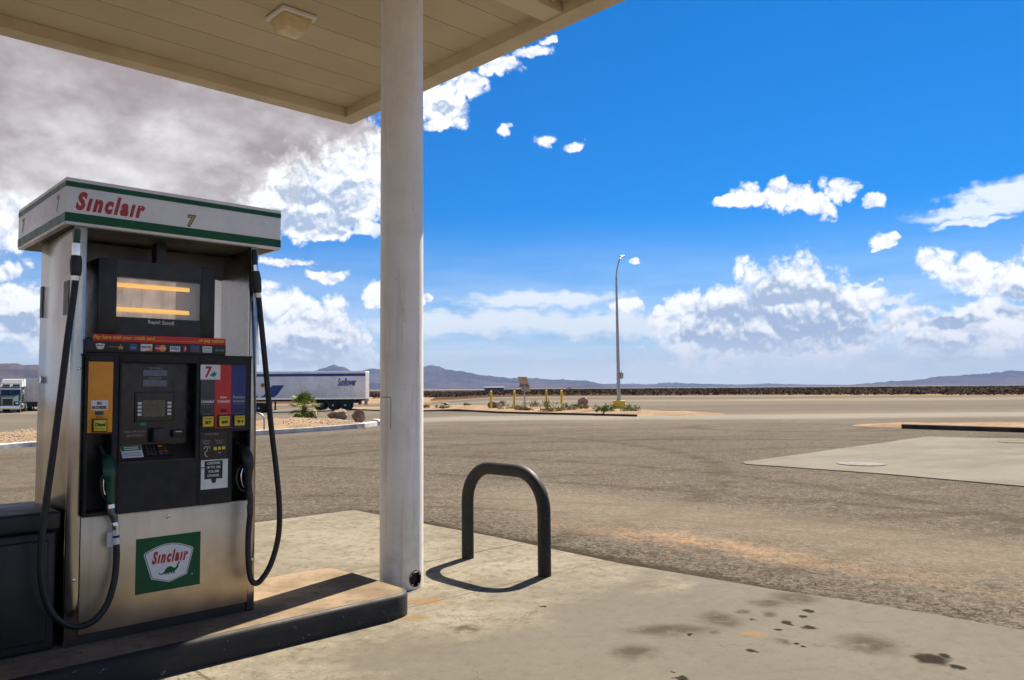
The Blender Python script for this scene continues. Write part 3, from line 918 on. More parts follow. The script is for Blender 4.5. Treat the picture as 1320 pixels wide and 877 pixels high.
mb = MB(); mb.box(.365, .399, ry - .003, ry - .0003, 1.119, 1.136, mat('green_label', (.01, .22, .09), .4)); mb.build('label', rc)
mb = MB(); mb.box(.42, .492, -.012, ry, 1.026, 1.104, BLACK, .008); mb.box(.446, .466, -.0135, -.011, 1.034, 1.098, BLACKP); mb.build('card_reader', rc)
mb = MB(); mb.box(.536, .60, .012, ry, 1.05, 1.09, BLACKP, .006); mb.box(.548, .582, .006, .013, 1.078, 1.082, OFFW); mb.build('receipt_slot', rc)
tl = math.atan2(.064, ry + .012)                       # tilt of the ledge


def ledge(x, t):                                       # t along the slope, 0 front
    return x, -.012 + (ry + .012) * t, .948 + .064 * t


nrm = Vector((0, -.064, ry + .012)).normalized()


def plate(mb, x0, x1, t0, t1, h, mt, base=0):
    lo = [Vector(ledge(x, t)) + nrm * base for x, t in ((x0, t0), (x1, t0), (x1, t1), (x0, t1))]
    mb.hexa(lo + [p + nrm * h for p in lo], mt)


mb = MB(); plate(mb, .262, .372, .02, .98, .0015, OFFW, .0004); plate(mb, .265, .369, .58, .96, .0006, mat('notice_green', (.01, .16, .07), .4), .002)
for t in (.66, .8): plate(mb, .28, .354, t, t + .07, .0005, LETW, .0027)
for t in (.14, .26, .38): plate(mb, .272, .362, t, t + .05, .0005, LETG, .002)
mb.build('safety_notice', rc)
mb = MB(); plate(mb, .378, .525, .03, .98, .003, BLACKP, .0004)
for r_ in range(4):
    for c_ in range(3): plate(mb, .392 + c_ * .019, .406 + c_ * .019, .12 + r_ * .21, .26 + r_ * .21, .003, GREYP, .0034)
kp = mb.build('keypad', rc)
mb = MB()
for r_, mm in enumerate((BL1, REDP, GREEN, OR1)): plate(mb, .458, .478, .12 + r_ * .21, .24 + r_ * .21, .003, mm, .0034); plate(mb, .484, .504, .12 + r_ * .21, .24 + r_ * .21, .003, mm if r_ in (1, 2) else GREYP, .0034)
mb.build('function_key', kp)

# grade panels
gy0, gy1 = FY - .003, FY + .001
GP = []
for (x0, x1, z0, z1, mm, lab) in ((.088, .1995, 1.094, 1.468, ORANGE, 'orange panel above the green diesel nozzle'), (.670, .7535, 1.094, 1.461, GREYP, None), (.7535, .851, 1.091, 1.4615, REDP, None), (.851, .940, 1.088, 1.460, BLUEP, None)):
    mb = MB(); mb.box(x0 if mm is not ORANGE else .078, x1, gy0, gy1, z0, z1, mm, .001); GP.append(mb.build('grade_panel', door, lab))
mb = MB(); yb = gy0 - .0012
mb.box(.094, .176, yb, gy0 - .0002, 1.212, 1.264, OFFW); mb.text('B2', .123, .146, 1.241, 1.256, yb - .0001, LETB, bold=.05); mb.text('BIODIESEL', .098, .172, 1.218, 1.234, yb - .0001, LETB, bold=.05)
mb.build('label', GP[0])
mb = MB(); mb.box(.113, .155, yb, gy0 - .0002, 1.186, 1.206, GREYP); mb.build('price_window', GP[0])
mb = MB(); mb.text('PRICE', .12, .15, 1.172, 1.179, gy0 - .0002, LETB); mb.build('lettering', GP[0])


def fuel_button(par, x0, x1, z0, z1, txt, small):
    m_ = MB(); m_.box(x0 - .006, x1 + .006, gy0 - .012, gy0, z0 - .006, z1 + .006, BLACK, .003)
    o = m_.build('fuel_button', par)
    m_ = MB(); m_.box(x0, x1, gy0 - .0185, gy0 - .010, z0, z1, YEL, .003)
    yy = gy0 - .0187
    cxm = (x0 + x1) / 2; w_ = x1 - x0
    if small:
        m_.text(txt, x0 + w_ * .2, x1 - w_ * .2, z0 + .014, z1 - .026, yy, LETB, bold=.05); m_.text('OCTANE', x0 + w_ * .14, x1 - w_ * .14, z1 - .016, z1 - .008, yy, LETB)
    else:
        m_.text(txt, x0 + w_ * .1, x1 - w_ * .08, z0 + .024, z1 - .014, yy, LETB, bold=.04); m_.text('PUSH HERE', x0 + w_ * .15, x1 - w_ * .15, z0 + .008, z0 + .015, yy, LETB)
    return m_.build('button_cap', par)


fuel_button(GP[0], .105, .167, 1.103, 1.161, 'Diesel', False)
for i, (x0, x1, t) in enumerate(((.679, .741, '87'), (.776, .838, '89'), (.868, .930, '91'))):
    fuel_button(GP[i + 1], x0, x1, 1.103, 1.162, t, True)
    mb = MB(); mb.box(x0 + .012, x1 - .012, yb, gy0 - .0002, 1.184, 1.203, BLACK); mb.build('price_window', GP[i + 1])
    mb = MB(); yy = gy0 - .0002
    if i == 0: mb.text('Unleaded', .675, .749, 1.240, 1.257, yy, LETW, shear=.2, bold=.03); zt = 1.228
    else:
        mb.text(('Super', 'Premium')[i - 1], x0 + (.008 if i == 1 else -.006), x1 - (.008 if i == 1 else -.006), 1.262, 1.278 if i == 1 else 1.281, yy, LETW if i == 1 else LETG, shear=.2, bold=.03)
        mb.text('Unleaded', x0 - .006, x1 + .006, 1.240, 1.256, yy, LETW if i == 1 else LETG, shear=.2, bold=.03); zt = 1.228
    mb.text('WITH ADDITIVE', x0 - .001, x1 + .001, zt, zt + .006, yy, LETG)
    mb.text('PRICE PER GAL', x0 + .008, x1 - .008, 1.172, 1.178, yy, LETG)
    mb.build('lettering', GP[i + 1])
# white sticker with a red 7 over grey and red bands
mb = MB(); y = gy0 - .0022
mb.box(.667, .783, y, gy0 - .0004, 1.374, 1.460, OFFW); mb.text('7', .693, .735, 1.384, 1.451, y - .0002, RED, shear=.12, bold=.03)
blob = [(.722, 1.398), (.735, 1.394), (.744, 1.388), (.748, 1.399), (.757, 1.394), (.755, 1.405), (.764, 1.412), (.753, 1.413), (.748, 1.424), (.742, 1.413), (.733, 1.411)]
mb.prism(blob, y - .0012, y + .0001, mat('sticker_green', (.01, .2, .06), .5)); mb.build('pump_number', door)
# instructions
mb = MB(); y = FY - .002
mb.box(.672, .830, y, FY + .001, .915, 1.074, BLACKP); mb.text('INSTRUCTIONS', .70, .778, 1.054, 1.064, y - .0001, LETG, bold=.01)
for x0, a_, b_ in ((.686, 'Remove', 'Nozzle'), (.762, 'Select', 'Grade')): mb.text(a_, x0, x0 + .045, 1.018, 1.027, y - .0001, LETG); mb.text(b_, x0 + .005, x0 + .04, 1.004, 1.013, y - .0001, LETG)
for k in range(3): mb.box(.752 + k * .025, .770 + k * .025, y - .001, y, .966 + k * .001, .984 + k * .001, YEL)
mb.box(.778, .794, y - .001, y, .947, .953, LETG)
mb.tube([(.692, y, .975), (.704, y, .99), (.715, y, .985), (.712, y, .965), (.70, y, .955), (.706, y, .935), (.718, y, .93)], .0035, LETG, 6, sub=3)
mb.tube([(.715, y, .985), (.727, y, .99), (.73, y, .975)], .0025, LETG, 6)
mb.build('instructions', door)
mb = MB(); y = FY - .0018
mb.box(.680, .838, y, FY + .001, .745, .912, OFFW); mb.box(.700, .806, y - .001, y, .802, .906, LETB); mb.prism([(.738, .802), (.770, .802), (.765, .778), (.745, .778)], y - .001, y + .0001, LETB)
for k, t in enumerate(('CONTAINS', 'UP TO 10%', 'VOLUME', 'ETHANOL')):
    w_ = (.075, .08, .065, .07)[k]; mb.text(t, .753 - w_ / 2, .753 + w_ / 2, .885 - k * .0235, .899 - k * .0235, y - .0011, LETW, bold=.02)
mb.box(.681, .700, y - .0008, y, .866, .872, LETB)
mb.build('ethanol_sticker', door)


# nozzles and hoses ------------------------------------------------------------
def swp(mb, pts, mt, seg=12, sub=4):
    """(px, py, b, r): a sweep through measured points"""
    mb.tube([face(p[0], p[1], p[2]) for p in pts], [p[3] for p in pts], mt, seg, sub=sub)


def nozzle(spine, body_mt, label):
    mb = MB(); swp(mb, spine['body'], body_mt, 14, 5); nzl = mb.build('nozzle', pump, label)
    mb = MB(); swp(mb, spine['spout'], mat('spout_metal', (.35, .35, .34), .35, 1), 12, 5); mb.build('spout', nzl)
    mb = MB(); swp(mb, spine['guard'], BLACK, 8, 6); mb.build('trigger_guard', nzl)
    mb = MB(); swp(mb, spine['lever'], CHROME, 8, 5); mb.build('trigger', nzl)
    return nzl


NG = mat('green_nozzle_cover', (.005, .065, .03), .38, var=.15)
nozzle(dict(body=[(137, 590, .0, .022), (139, 597, -.04, .030), (140.5, 606, -.065, .034), (141, 614, -.07, .033), (142, 621, -.072, .024), (142.5, 632, -.072, .021), (142.5, 644, -.072, .021), (142.5, 650, -.072, .019)],
            spout=[(137, 592, .0, .013), (133, 583, .03, .012), (128, 574, .06, .011)],
            guard=[(133, 612, -.06, .006), (130, 622, -.06, .006), (131, 634, -.06, .006), (136, 644, -.066, .006), (140, 646, -.07, .006)],
            lever=[(135, 612, -.062, .005), (133.5, 622, -.064, .005), (134, 632, -.066, .005), (136, 638, -.07, .005)]), NG, 'green nozzle hanging in the left boot')
nozzle(dict(body=[(309, 574, .02, .020), (315, 581, -.03, .030), (318.5, 590, -.062, .036), (320, 600, -.07, .034), (320, 610, -.072, .025), (320, 622, -.072, .021), (321, 634, -.072, .020)],
            spout=[(311, 577, .0, .0135), (306, 571, .03, .013), (302, 567, .06, .012)],
            guard=[(311, 600, -.06, .006), (306, 608, -.06, .006), (305, 620, -.06, .006), (309, 630, -.066, .006), (316, 633, -.07, .006)],
            lever=[(313, 604, -.064, .0055), (311, 612, -.066, .0055), (311.5, 621, -.068, .0055), (314, 629, -.07, .0055)]), BLACK, 'black nozzle hanging in the right boot')
HR = .0165
LH = [(97.3, 362, -.06), (94, 388, -.06), (88, 430, -.065), (80, 495, -.07), (69, 580, -.08), (58.5, 655, -.085), (53, 710, -.085), (54, 752, -.085), (64, 786, -.085), (81, 803, -.085), (100, 808, -.085), (121, 800, -.085), (138, 779, -.085), (147, 750, -.082), (150, 722, -.078), (150, 702, -.075)]
mb = MB(); swp(mb, [(*p, HR) for p in LH], RUBBER, 14, 6); hl = part(mb, 'hose', label='hose of the green nozzle')
RH = [(333, 380, -.06), (337, 420, -.06), (342, 470, -.065), (349, 545, -.07), (356, 605, -.08), (360, 650, -.085), (359, 690, -.085), (350, 725, -.085), (338, 746, -.085), (329.5, 752, -.085), (323, 745, -.083), (320, 720, -.08), (320, 690, -.076), (322.5, 662, -.074)]
mb = MB(); swp(mb, [(*p, HR) for p in RH], RUBBER, 14, 6); hr = part(mb, 'hose', label='hose of the black nozzle')
for par, top, brk in ((hl, [(99.5, 296), (99, 306), (98.5, 314)], [(98.3, 330), (98, 338), (97.7, 350), (97.4, 356)]), (hr, [(327.5, 322), (328, 332), (328.4, 342)], [(329, 350), (330.3, 360), (331.2, 372), (332, 378)])):
    mb = MB(); swp(mb, [(*top[0], -.055, .0165), (*top[1], -.055, .0165), (*top[2], -.056, .0165)], NG if par is hl else RUBBER, 12, 2); mb.build('hose_tail', par)
    mb = MB()
    swp(mb, [(*top[2], -.056, .021), ((top[2][0] + brk[0][0]) / 2, (top[2][1] + brk[0][1]) / 2, -.056, .022), (*brk[0], -.057, .021)], CHROME, 8, 1)
    swp(mb, [(*brk[0], -.057, .024), (*brk[1], -.058, .029), (*brk[2], -.059, .028), (*brk[3], -.06, .022)], BLACK, 14, 2)
    x, y = brk[3]; swp(mb, [(x, y, -.06, .022), (x - (.3 if par is hl else -.4), y + 6, -.06, .02)], CHROME, 8, 1)
    mb.build('breakaway_coupling', par)
mb = MB()
swp(mb, [(142.5, 650, -.072, .02), (142.8, 655, -.072, .022)], CHROME, 8, 1); swp(mb, [(142.8, 655, -.072, .019), (143.5, 662, -.074, .020), (146.5, 666, -.075, .019), (148, 673, -.075, .017)], mat('grey_swivel', (.14, .13, .12), .4, .6), 12, 3)
swp(mb, [(148.2, 673, -.075, .016), (148.8, 678, -.075, .020), (149, 683, -.075, .016)], CHROME, 12, 2)
swp(mb, [(149, 683, -.075, .0185), (149.5, 690, -.075, .0185)], OFFW, 12, 1); swp(mb, [(149.5, 690, -.075, .018), (149.6, 693, -.075, .018)], BLACK, 12, 1); swp(mb, [(149.6, 693, -.075, .0185), (150, 701.5, -.075, .0185)], OFFW, 12, 1)
mb.build('swivel', hl)
mb = MB(); a_, b_ = face(138, 687, -.078), face(146, 705, -.078); mb.box(a_.x, b_.x, -.0785, -.0765, b_.z, a_.z, mat('paper_tag', (.5, .5, .53), .6)); mb.build('tag', hl)
mb = MB(); swp(mb, [(321, 634, -.072, .019), (322, 640, -.072, .021), (323, 648, -.073, .017), (322.5, 653, -.073, .0195), (322.5, 663, -.074, .0175)], mat('dark_swivel', (.05, .048, .045), .4, .5), 12, 3); mb.build('swivel', hr)
mb = MB(); swp(mb, [(331, 344, -.03, .0032), (332, 400, -.03, .0032), (333, 470, -.03, .0032)], CHROME, 6, 1); mb.build('retractor_cable', hr)

# ------------------------------------------------------------------ squeegee and waste bin left of the pump
bn = thing('service_bin', 'black plastic service bin standing on the island left of the pump', 'bin', PO + D1 * -.42, PHI)
BINP = mat('black_bin_plastic', (.013, .013, .014), .5, var=.25, scale=3, bmp=.2, bscale=120)
mb = MB(); mb.box(-.40, .385, .02, .52, 0, .60, BINP, .02, 3); mb.box(-.36, .345, .006, .03, .05, .56, BINP, .012, 3); mb.build('body', bn)
mb = MB()
mb.box(-.41, .398, .0, .54, .604, .70, BINP, .018, 3); hood = mb.build('lid', bn)
mb = MB()
mb.box(-.37, -.03, .10, .45, .699, .715, BINP, .006); mb.box(-.33, -.07, .14, .41, .7155, .722, BLACKP); mb.box(-.37, .03, .46, .53, .699, .735, BINP, .01)
mb.build('tray_rim', hood)

# ------------------------------------------------------------------ plants, rocks, posts far out
def rock(name, px, py, w, h, label, mt, seed, dpt=None, sink=.12):
    p = on_ground(px, py); mb = MB()
    if px < 480: p.z = on_mound(p)
    bmesh.ops.create_icosphere(mb.bm, subdivisions=4, radius=1)
    mb.mi(mt)
    rnd = random.Random(seed); pl = [(Vector((rnd.gauss(0, 1), rnd.gauss(0, 1), rnd.gauss(0, .8))).normalized(), rnd.uniform(.5, .85)) for _ in range(11)]
    for v in mb.bm.verts:
        for nrm_, dd in pl:
            t = v.co.dot(nrm_)
            if t > dd: v.co -= nrm_ * (t - dd) * .98
        v.co *= 1 + .10 * mnoise.fractal(v.co * 2.2 + Vector((seed, 0, 0)), 1, 2, 4)
        v.co = Vector((v.co.x * w / 2 / .85, v.co.y * (dpt or w * .8) / 2 / .85, v.co.z * h / 2 / .82 + h * (.5 - sink * .5)))
    for f in mb.bm.faces: f.smooth = True
    return mb.build(name, None, label, 'rock', loc=p, rotz=rnd.uniform(-.3, .3), sharp=28)


def rockmat(name, lo, hi):
    mt, bs = new_mat(name); c = objco(); n = nz(c, 3, 6, .65); v = nz(c, 14, 4, .7)
    col = mixc(sstep(n, .35, .65), lo, hi); col = mixc(sstep(v, .55, .7) * .4, col, tuple(x * 1.3 for x in hi))
    plug(bs.inputs['Base Color'], col); bs.inputs['Roughness'].default_value = .9; bump(bs, n + v * .5, .6, .05)
    return mt


RK1 = rockmat('brown_rock', (.16, .095, .068), (.34, .225, .165))
RK2 = rockmat('red_rock', (.22, .10, .075), (.46, .28, .22))


def leafmat(name, lo, hi, rough=.55):
    mt, bs = new_mat(name); c = objco(); n = nz(c, 7, 3, .6)
    oi = X(TREE.nodes.new('ShaderNodeNewGeometry').outputs['Random Per Island'])
    plug(bs.inputs['Base Color'], mixc(sstep(n * .5 + oi * .5, .25, .75), lo, hi)); bs.inputs['Roughness'].default_value = rough
    bs.inputs['Specular IOR Level'].default_value = .12
    return mt


SHG = leafmat('shrub_green', (.10, .13, .035), (.26, .29, .09)); SHY = leafmat('shrub_olive', (.17, .15, .05), (.34, .30, .12)); TWIG = mat('twig', (.10, .09, .04), .9)
DRY = leafmat('dry_shrub', (.22, .16, .075), (.40, .30, .16))


def shrub(px, py, w, h, mt, label, seed, group='low shrubs on the sandy verge'):
    p = on_ground(px, py); rnd = random.Random(seed); mb = MB(); mi = mb.mi(mt); h *= .85
    for k in range(7):
        a_ = rnd.uniform(0, 6.28); rr = rnd.uniform(.1, .35) * w
        mb.tube([(0, 0, -.02), (rr * .5 * math.cos(a_), rr * .5 * math.sin(a_), h * .35), (rr * math.cos(a_), rr * math.sin(a_), h * .75)], [.012, .009, .004], TWIG, 5)
    cl = [(rnd.gauss(0, .26) * w, rnd.gauss(0, .26) * w, rnd.uniform(.25, .8) * h, rnd.uniform(.12, .24) * w) for _ in range(9)]
    for k in range(420):
        cx_, cy_, cz_, cr_ = rnd.choice(cl)
        d_ = Vector((rnd.gauss(0, 1), rnd.gauss(0, 1), rnd.gauss(0, .8))).normalized() * cr_ * rnd.uniform(.3, 1)
        c_ = Vector((cx_, cy_, cz_)) + d_
        if c_.z < .01: continue
        u_ = Vector((rnd.gauss(0, 1), rnd.gauss(0, 1), rnd.gauss(.5, 1))).normalized() * rnd.uniform(.06, .13); w_ = u_.orthogonal().normalized() * .030
        mb.face([mb.bm.verts.new(c_ - w_), mb.bm.verts.new(c_ + w_), mb.bm.verts.new(c_ + u_)], mi)
    return mb.build('desert_shrub', None, label, 'shrub', group, loc=p, rotz=rnd.uniform(0, 6), fix=False, sharp=0)


def strip(name, pts, width_fn, hgt, mt, kind='structure', n=60, m_=14):
    """a low mound between two measured outlines: front and back rows of pixels"""
    mb = MB(); mi = mb.mi(mt)

    def lerp(row, t):
        s_ = t * (len(row) - 1); i = min(int(s_), len(row) - 2); return row[i].lerp(row[i + 1], s_ - i)
    fr_, bk = pts
    g = []
    for i in range(n + 1):
        t = i / n; a_, b_ = lerp(fr_, t), lerp(bk, t); g.append([])
        for j in range(m_ + 1):
            s_ = j / m_; q = a_.lerp(b_, s_)
            q.x += .35 * mnoise.noise((q.x * .5, q.y * .5, 5)) * (1 if 0 < j < m_ else .7)
            e_ = min(1, 4 * s_ * (1 - s_) * 1.3) * min(1, 6 * t * (1 - t) * 1.2)
            q.z = terrain(q.x, q.y) - .02 + (hgt * (.45 + .8 * mnoise.noise((q.x * .35, q.y * .35, 1)) + .25 * mnoise.noise((q.x * 1.3, q.y * 1.3, 2))) + .05) * e_ + .02 * (1 if e_ > 0 else 0) * .5
            g[-1].append(mb.bm.verts.new(q))
    for i in range(n):
        for j in range(m_): mb.face([g[i][j], g[i + 1][j], g[i + 1][j + 1], g[i][j + 1]], mi, True)
    return mb.build(name, kind=kind)


def G(*l): return [on_ground(*q) for q in l]


strip('middle_verge', (G((430, 527), (545, 530), (640, 532), (740, 534.4), (815, 535.8), (880, 536.2), (930, 535)), G((430, 524), (545, 523.5), (640, 524), (740, 525), (815, 528.5), (880, 531.5), (930, 533))), None, .10, MC['verge_sand'])
strip('right_verge', (G((1095, 549), (1162, 551), (1240, 553.5), (1330, 556), (1420, 559)), G((1110, 546), (1180, 545.5), (1260, 545.5), (1330, 546), (1420, 547))), None, .08, MC['verge_sand'])
LV = strip('left_verge', (G((-60, 580), (40, 572), (140, 566.5), (250, 562.5), (330, 557.5), (420, 552), (475, 548.2)), G((-60, 560), (40, 556), (140, 552), (250, 549), (330, 544), (420, 542.5), (470, 544.5))), None, .42, MC['verge_sand'])
strip('far_verge', (G((440, 520), (500, 520), (560, 519.5)), G((440, 512), (500, 512), (560, 512))), None, .03, MC['verge_sand'])


from mathutils.bvhtree import BVHTree
LVT = BVHTree.FromPolygons([v.co for v in LV.data.vertices], [p.vertices for p in LV.data.polygons])


def on_mound(p):
    h = LVT.ray_cast(Vector((p.x, p.y, 20)), Vector((0, 0, -1)))
    return max(h[0].z, terrain(p.x, p.y)) if h[0] else terrain(p.x, p.y)


def kerb(name, row, mt, h=.14, w=.16):
    mb = MB(); mi = mb.mi(mt); prof = [(0, -.1), (.0, h - .02), (.02, h), (w, h), (w, -.1)]
    pts = []
    for i in range(len(row) - 1):
        for k in range(6): pts.append(row[i].lerp(row[i + 1], k / 6))
    pts.append(row[-1]); rings = []
    for i, p in enumerate(pts):
        t = (pts[min(i + 1, len(pts) - 1)] - pts[max(i - 1, 0)]); t.z = 0; t.normalize(); nn = Vector((-t.y, t.x, 0))
        if nn.y < 0: nn = -nn
        z = terrain(p.x, p.y) - .012
        rings.append([mb.bm.verts.new((p.x + nn.x * a_, p.y + nn.y * a_, z + b_)) for a_, b_ in prof])
    for i in range(len(rings) - 1):
        for k in range(len(prof) - 1): mb.face([rings[i][k], rings[i + 1][k], rings[i + 1][k + 1], rings[i][k + 1]], mi)
    mb.face(rings[0], mi); mb.face(rings[-1], mi)
    return mb.build(name, kind='structure')


KD = mat('dark_kerb_paint', (.05, .042, .036), .8, spec=.1, var=.3, scale=2)
KW = mat('white_kerb_paint', (.58, .565, .535), .8, var=.3, scale=2, spec=.08)
kerb('dark_kerb', G((440, 527.5), (545, 530.6), (640, 532.6), (740, 535), (819, 537)), KD, .11)
kerb('dark_kerb', G((1162, 552.3), (1240, 554.8), (1330, 557.6), (1430, 561)), KD, .15, .2)
kerb('white_kerb', G((-60, 584), (40, 576), (140, 570), (250, 566), (330, 561), (420, 555.4), (470, 551.5), (486, 549), (489, 546.5), (480, 545)), KW, .2, .3)

# bollards
BY = mat('yellow_bollard_paint', (.62, .43, .01), .5, var=.12, scale=3)
row = [(633, 527.3, 'yellow bollard nearest the dark rock, leftmost of the four'), (663, 527.6, 'yellow bollard just left of the back-turned sign board'), (704.5, 521.5, 'yellow bollard set farther back, second from the right'), (724, 526.6, 'yellow bollard nearest the red rock, rightmost of the four')]
pb = None
for px, py, lab in row:
    p = on_ground(px, py)
    if pb is None:
        mb = MB(); mb.lathe([(.085, -.1), (.085, 1.22), (.075, 1.27), (.04, 1.30), (.0005, 1.31)], (0, 0, 0), BY, 16)
        pb = mb.build('bollard', None, lab, 'bollard', 'yellow bollards on the verge', loc=p); o = pb
    else:
        o = pb.copy(); COL.objects.link(o); o.location = p; o['label'] = lab

# sign seen from behind
p = on_ground(676.5, 526.8)
sg = thing('sign_board', 'back of a tan sign board on a grey post among the yellow bollards', 'sign', p, R(6))
GALV = mat('galvanised_steel', (.36, .36, .36), .45, .7)
mb = MB(); mb.box(-.05, .05, -.04, .04, -.1, 1.75, GALV, .01); mb.build('post', sg)
mb = MB(); q = [(-.50, 2.30), (.18, 2.30), (.44, 1.22), (-.22, 1.27)]
mb.prism(q, .045, .09, mat('weathered_plywood', (.46, .34, .21), .8, var=.2, scale=3)); bd = mb.build('board', sg)
mb = MB(); mb.box(-.44, .37, .0, .044, 1.60, 1.66, mat('brace_brown', (.10, .07, .05), .8)); mb.build('brace', sg)
mb = MB(); mb.box(-.37, .27, .0, .044, 1.70, 1.74, MC['brace_brown']); mb.build('brace', sg)
mb = MB(); mb.lathe([(.05, 0), (.05, -.02)], (-.08, .044, 2.18), MC['brace_brown'], 10, 'y'); mb.build('bolt', sg)

# street lamp
p = on_ground(798, 529)
sl = thing('street_lamp', 'tall grey street lamp on a square yellow base in the sand', 'street lamp', p, 0)
mb = MB(); mb.box(-.36, .36, -.36, .36, -.1, .62, BY, .03); mb.build('base', sl)
mb = MB(); mb.tube([(0, 0, .62), (0, 0, .70)], .16, GALV, 16); mb.tube([(0, 0, .66), (-.02, 0, 4), (-.05, 0, 8.7)], [.125, .10, .062], GALV, 14); mb.build('pole', sl)
mb = MB(); mb.tube([(-.05, 0, 8.2), (-.04, 0, 8.8), (.03, 0, 9.3), (.14, -.1, 9.75), (.22, -.2, 9.92)], [.05, .048, .045, .042, .04], GALV, 10, sub=4); mb.build('arm', sl)
mb = MB(); mb.box(-.10, .10, -.24, .24, -.05, .05, GALV, .04, 3); mb.xf(Matrix.Translation((.29, -.35, 10.0)) @ Matrix.Rotation(R(20), 4, 'X') @ Matrix.Rotation(R(-35), 4, 'Z')); mb.build('lamp_head', sl)
mb = MB(); mb.box(.11, .31, -.1, .1, 2.05, 2.45, GALV, .02); mb.tube([(.2, 0, 2.0), (.2, 0, 2.6)], .02, GALV, 8); mb.build('control_box', sl)

rock('rock', 752, 527.8, .72, .82, 'upright reddish rock standing between bollards and street lamp', RK2, 3)
rock('rock', 638, 526.5, .95, .55, 'dark low rock behind the leftmost yellow bollard', RK1, 8)
rock('rock', 814, 530.8, .5, .22, 'small dark rock right of the street lamp base', RK1, 12)
rock('rock', 575.5, 522.8, .55, .3, 'small reddish stone on the verge beside a single shrub', RK2, 15)
rock('rock', 571, 521, .35, .2, 'small pale stone right of the white column', rockmat('pale_rock', (.4, .36, .32), (.6, .57, .53)), 16)
SH = [(548, 527.3, .75, .42, SHG, 'small green shrub just right of the white column'), (567.5, 527.6, .8, .35, SHY, 'low olive shrub second from the white column'), (574.5, 527.8, .7, .42, SHG, 'dark green tuft beside the low olive shrub'),
      (601, 524, .6, .34, SHG, 'small shrub beside the reddish stone'), (643.5, 525.6, 1.0, .58, SHG, 'green shrub between the dark rock and the second bollard'), (651, 528.6, 1.0, .3, DRY, 'dry brown tuft left of the second bollard'), (668, 528.2, .95, .4, SHG, 'green tuft left of the sign post'), (673, 530, .9, .3, DRY, 'dry tuft at the foot of the sign post'),
      (681, 530.7, .6, .22, SHY, 'low tuft right of the sign post'), (693.5, 526.6, 1.5, .62, SHY, 'wide olive shrub left of the third bollard'), (707, 526.6, 1.0, .62, SHG, 'dense green shrub at the foot of the third bollard'), (709, 531.6, 1.1, .3, SHY, 'low yellowish tuft close to the dark kerb'),
      (729, 527.4, .7, .42, SHG, 'small shrub right against the rightmost bollard'), (739, 528.4, 1.15, .48, SHG, 'green shrub between the rightmost bollard and the red rock'), (734, 530.5, .8, .25, DRY, 'dry tuft in front of the rightmost bollard'), (749, 528.3, .8, .4, SHY, 'olive tuft at the left of the red rock'),
      (777.5, 535.5, .8, .75, SHG, 'dark green shrub nearest the road beside the lamp'), (783, 531.5, .95, .48, SHG, 'green shrub behind the one nearest the road'), (806, 531.4, 1.35, .48, SHG, 'green shrub hugging the yellow lamp base')]
for i, (px, py, w, h, mm, lab) in enumerate(SH): shrub(px, py, w, h, mm, lab, 100 + i)

# palm island
p0 = on_ground(392, 543)
pm = thing('fan_palm', 'young fan palm growing on the sand mound behind white kerb', 'palm', Vector((p0.x, p0.y, on_mound(p0) - .02)))
pm.scale = (1.5, 1.5, 1.45)
rnd = random.Random(4)
PG = leafmat('palm_green', (.085, .115, .015), (.26, .29, .05)); PT = mat('palm_trunk_fibre', (.15, .085, .045), .95, var=.4, scale=30)
mb = MB(); mb.tube([(0, 0, -.1), (.0, 0, .1), (-.02, 0, .4), (.01, 0, .62)], [.15, .135, .105, .08], PT, 12, sub=3)
for k in range(26):
    a_ = rnd.uniform(0, 6.28); z = rnd.uniform(.08, .6); r_ = .125 - .06 * z
    mb.tube([(r_ * math.cos(a_), r_ * math.sin(a_), z), ((r_ + .06) * math.cos(a_), (r_ + .06) * math.sin(a_), z + .09)], [.03, .006], PT, 5)
mb.build('trunk', pm)
mb = MB(); mi = mb.mi(PG)
for k in range(44):
    az = k * 2.39996; el = R(rnd.choice((75, 60, 45, 32, 18, 5, -14, -30)) + rnd.uniform(-8, 8)) if k > 5 else R(-38 + rnd.uniform(-8, 8))
    dl = Vector((math.cos(az) * math.cos(el), math.sin(az) * math.cos(el), math.sin(el)))
    ln = rnd.uniform(.34, .52); base = Vector((0, 0, .58)); tip = base + dl * ln + Vector((0, 0, -.03))
    mb.tube([base, base.lerp(tip, .5) + Vector((0, 0, .03)), tip], [.012, .009, .007], PG, 4)
    side = dl.cross(Vector((0, 0, 1))).normalized(); nn = side.cross(dl).normalized()
    for s_ in range(-8, 9):
        an = R(s_ * 10.5); d2 = (dl * math.cos(an) + side * math.sin(an)).normalized()
        l_ = rnd.uniform(.36, .5) * (1 - .28 * abs(s_) / 8); w_ = d2.cross(nn).normalized() * .021
        m_ = tip + d2 * l_ * .55 + nn * .015; e_ = tip + d2 * l_ + Vector((0, 0, -.10 * rnd.uniform(.4, 1.5)))
        vs = [mb.bm.verts.new(v) for v in (tip - w_ * .3, tip + w_ * .3, m_ + w_, m_ - w_, e_)]
        mb.face([vs[0], vs[1], vs[2], vs[3]], mi); mb.face([vs[3], vs[2], vs[4]], mi)
mb.build('fronds', pm, fix=False) if False else mb.build('fronds', pm)
p = on_ground(402, 542.5); mb = MB(); ya = leafmat('yellow_leaf', (.22, .19, .03), (.42, .36, .07)); mi = mb.mi(ya); rnd = random.Random(7)
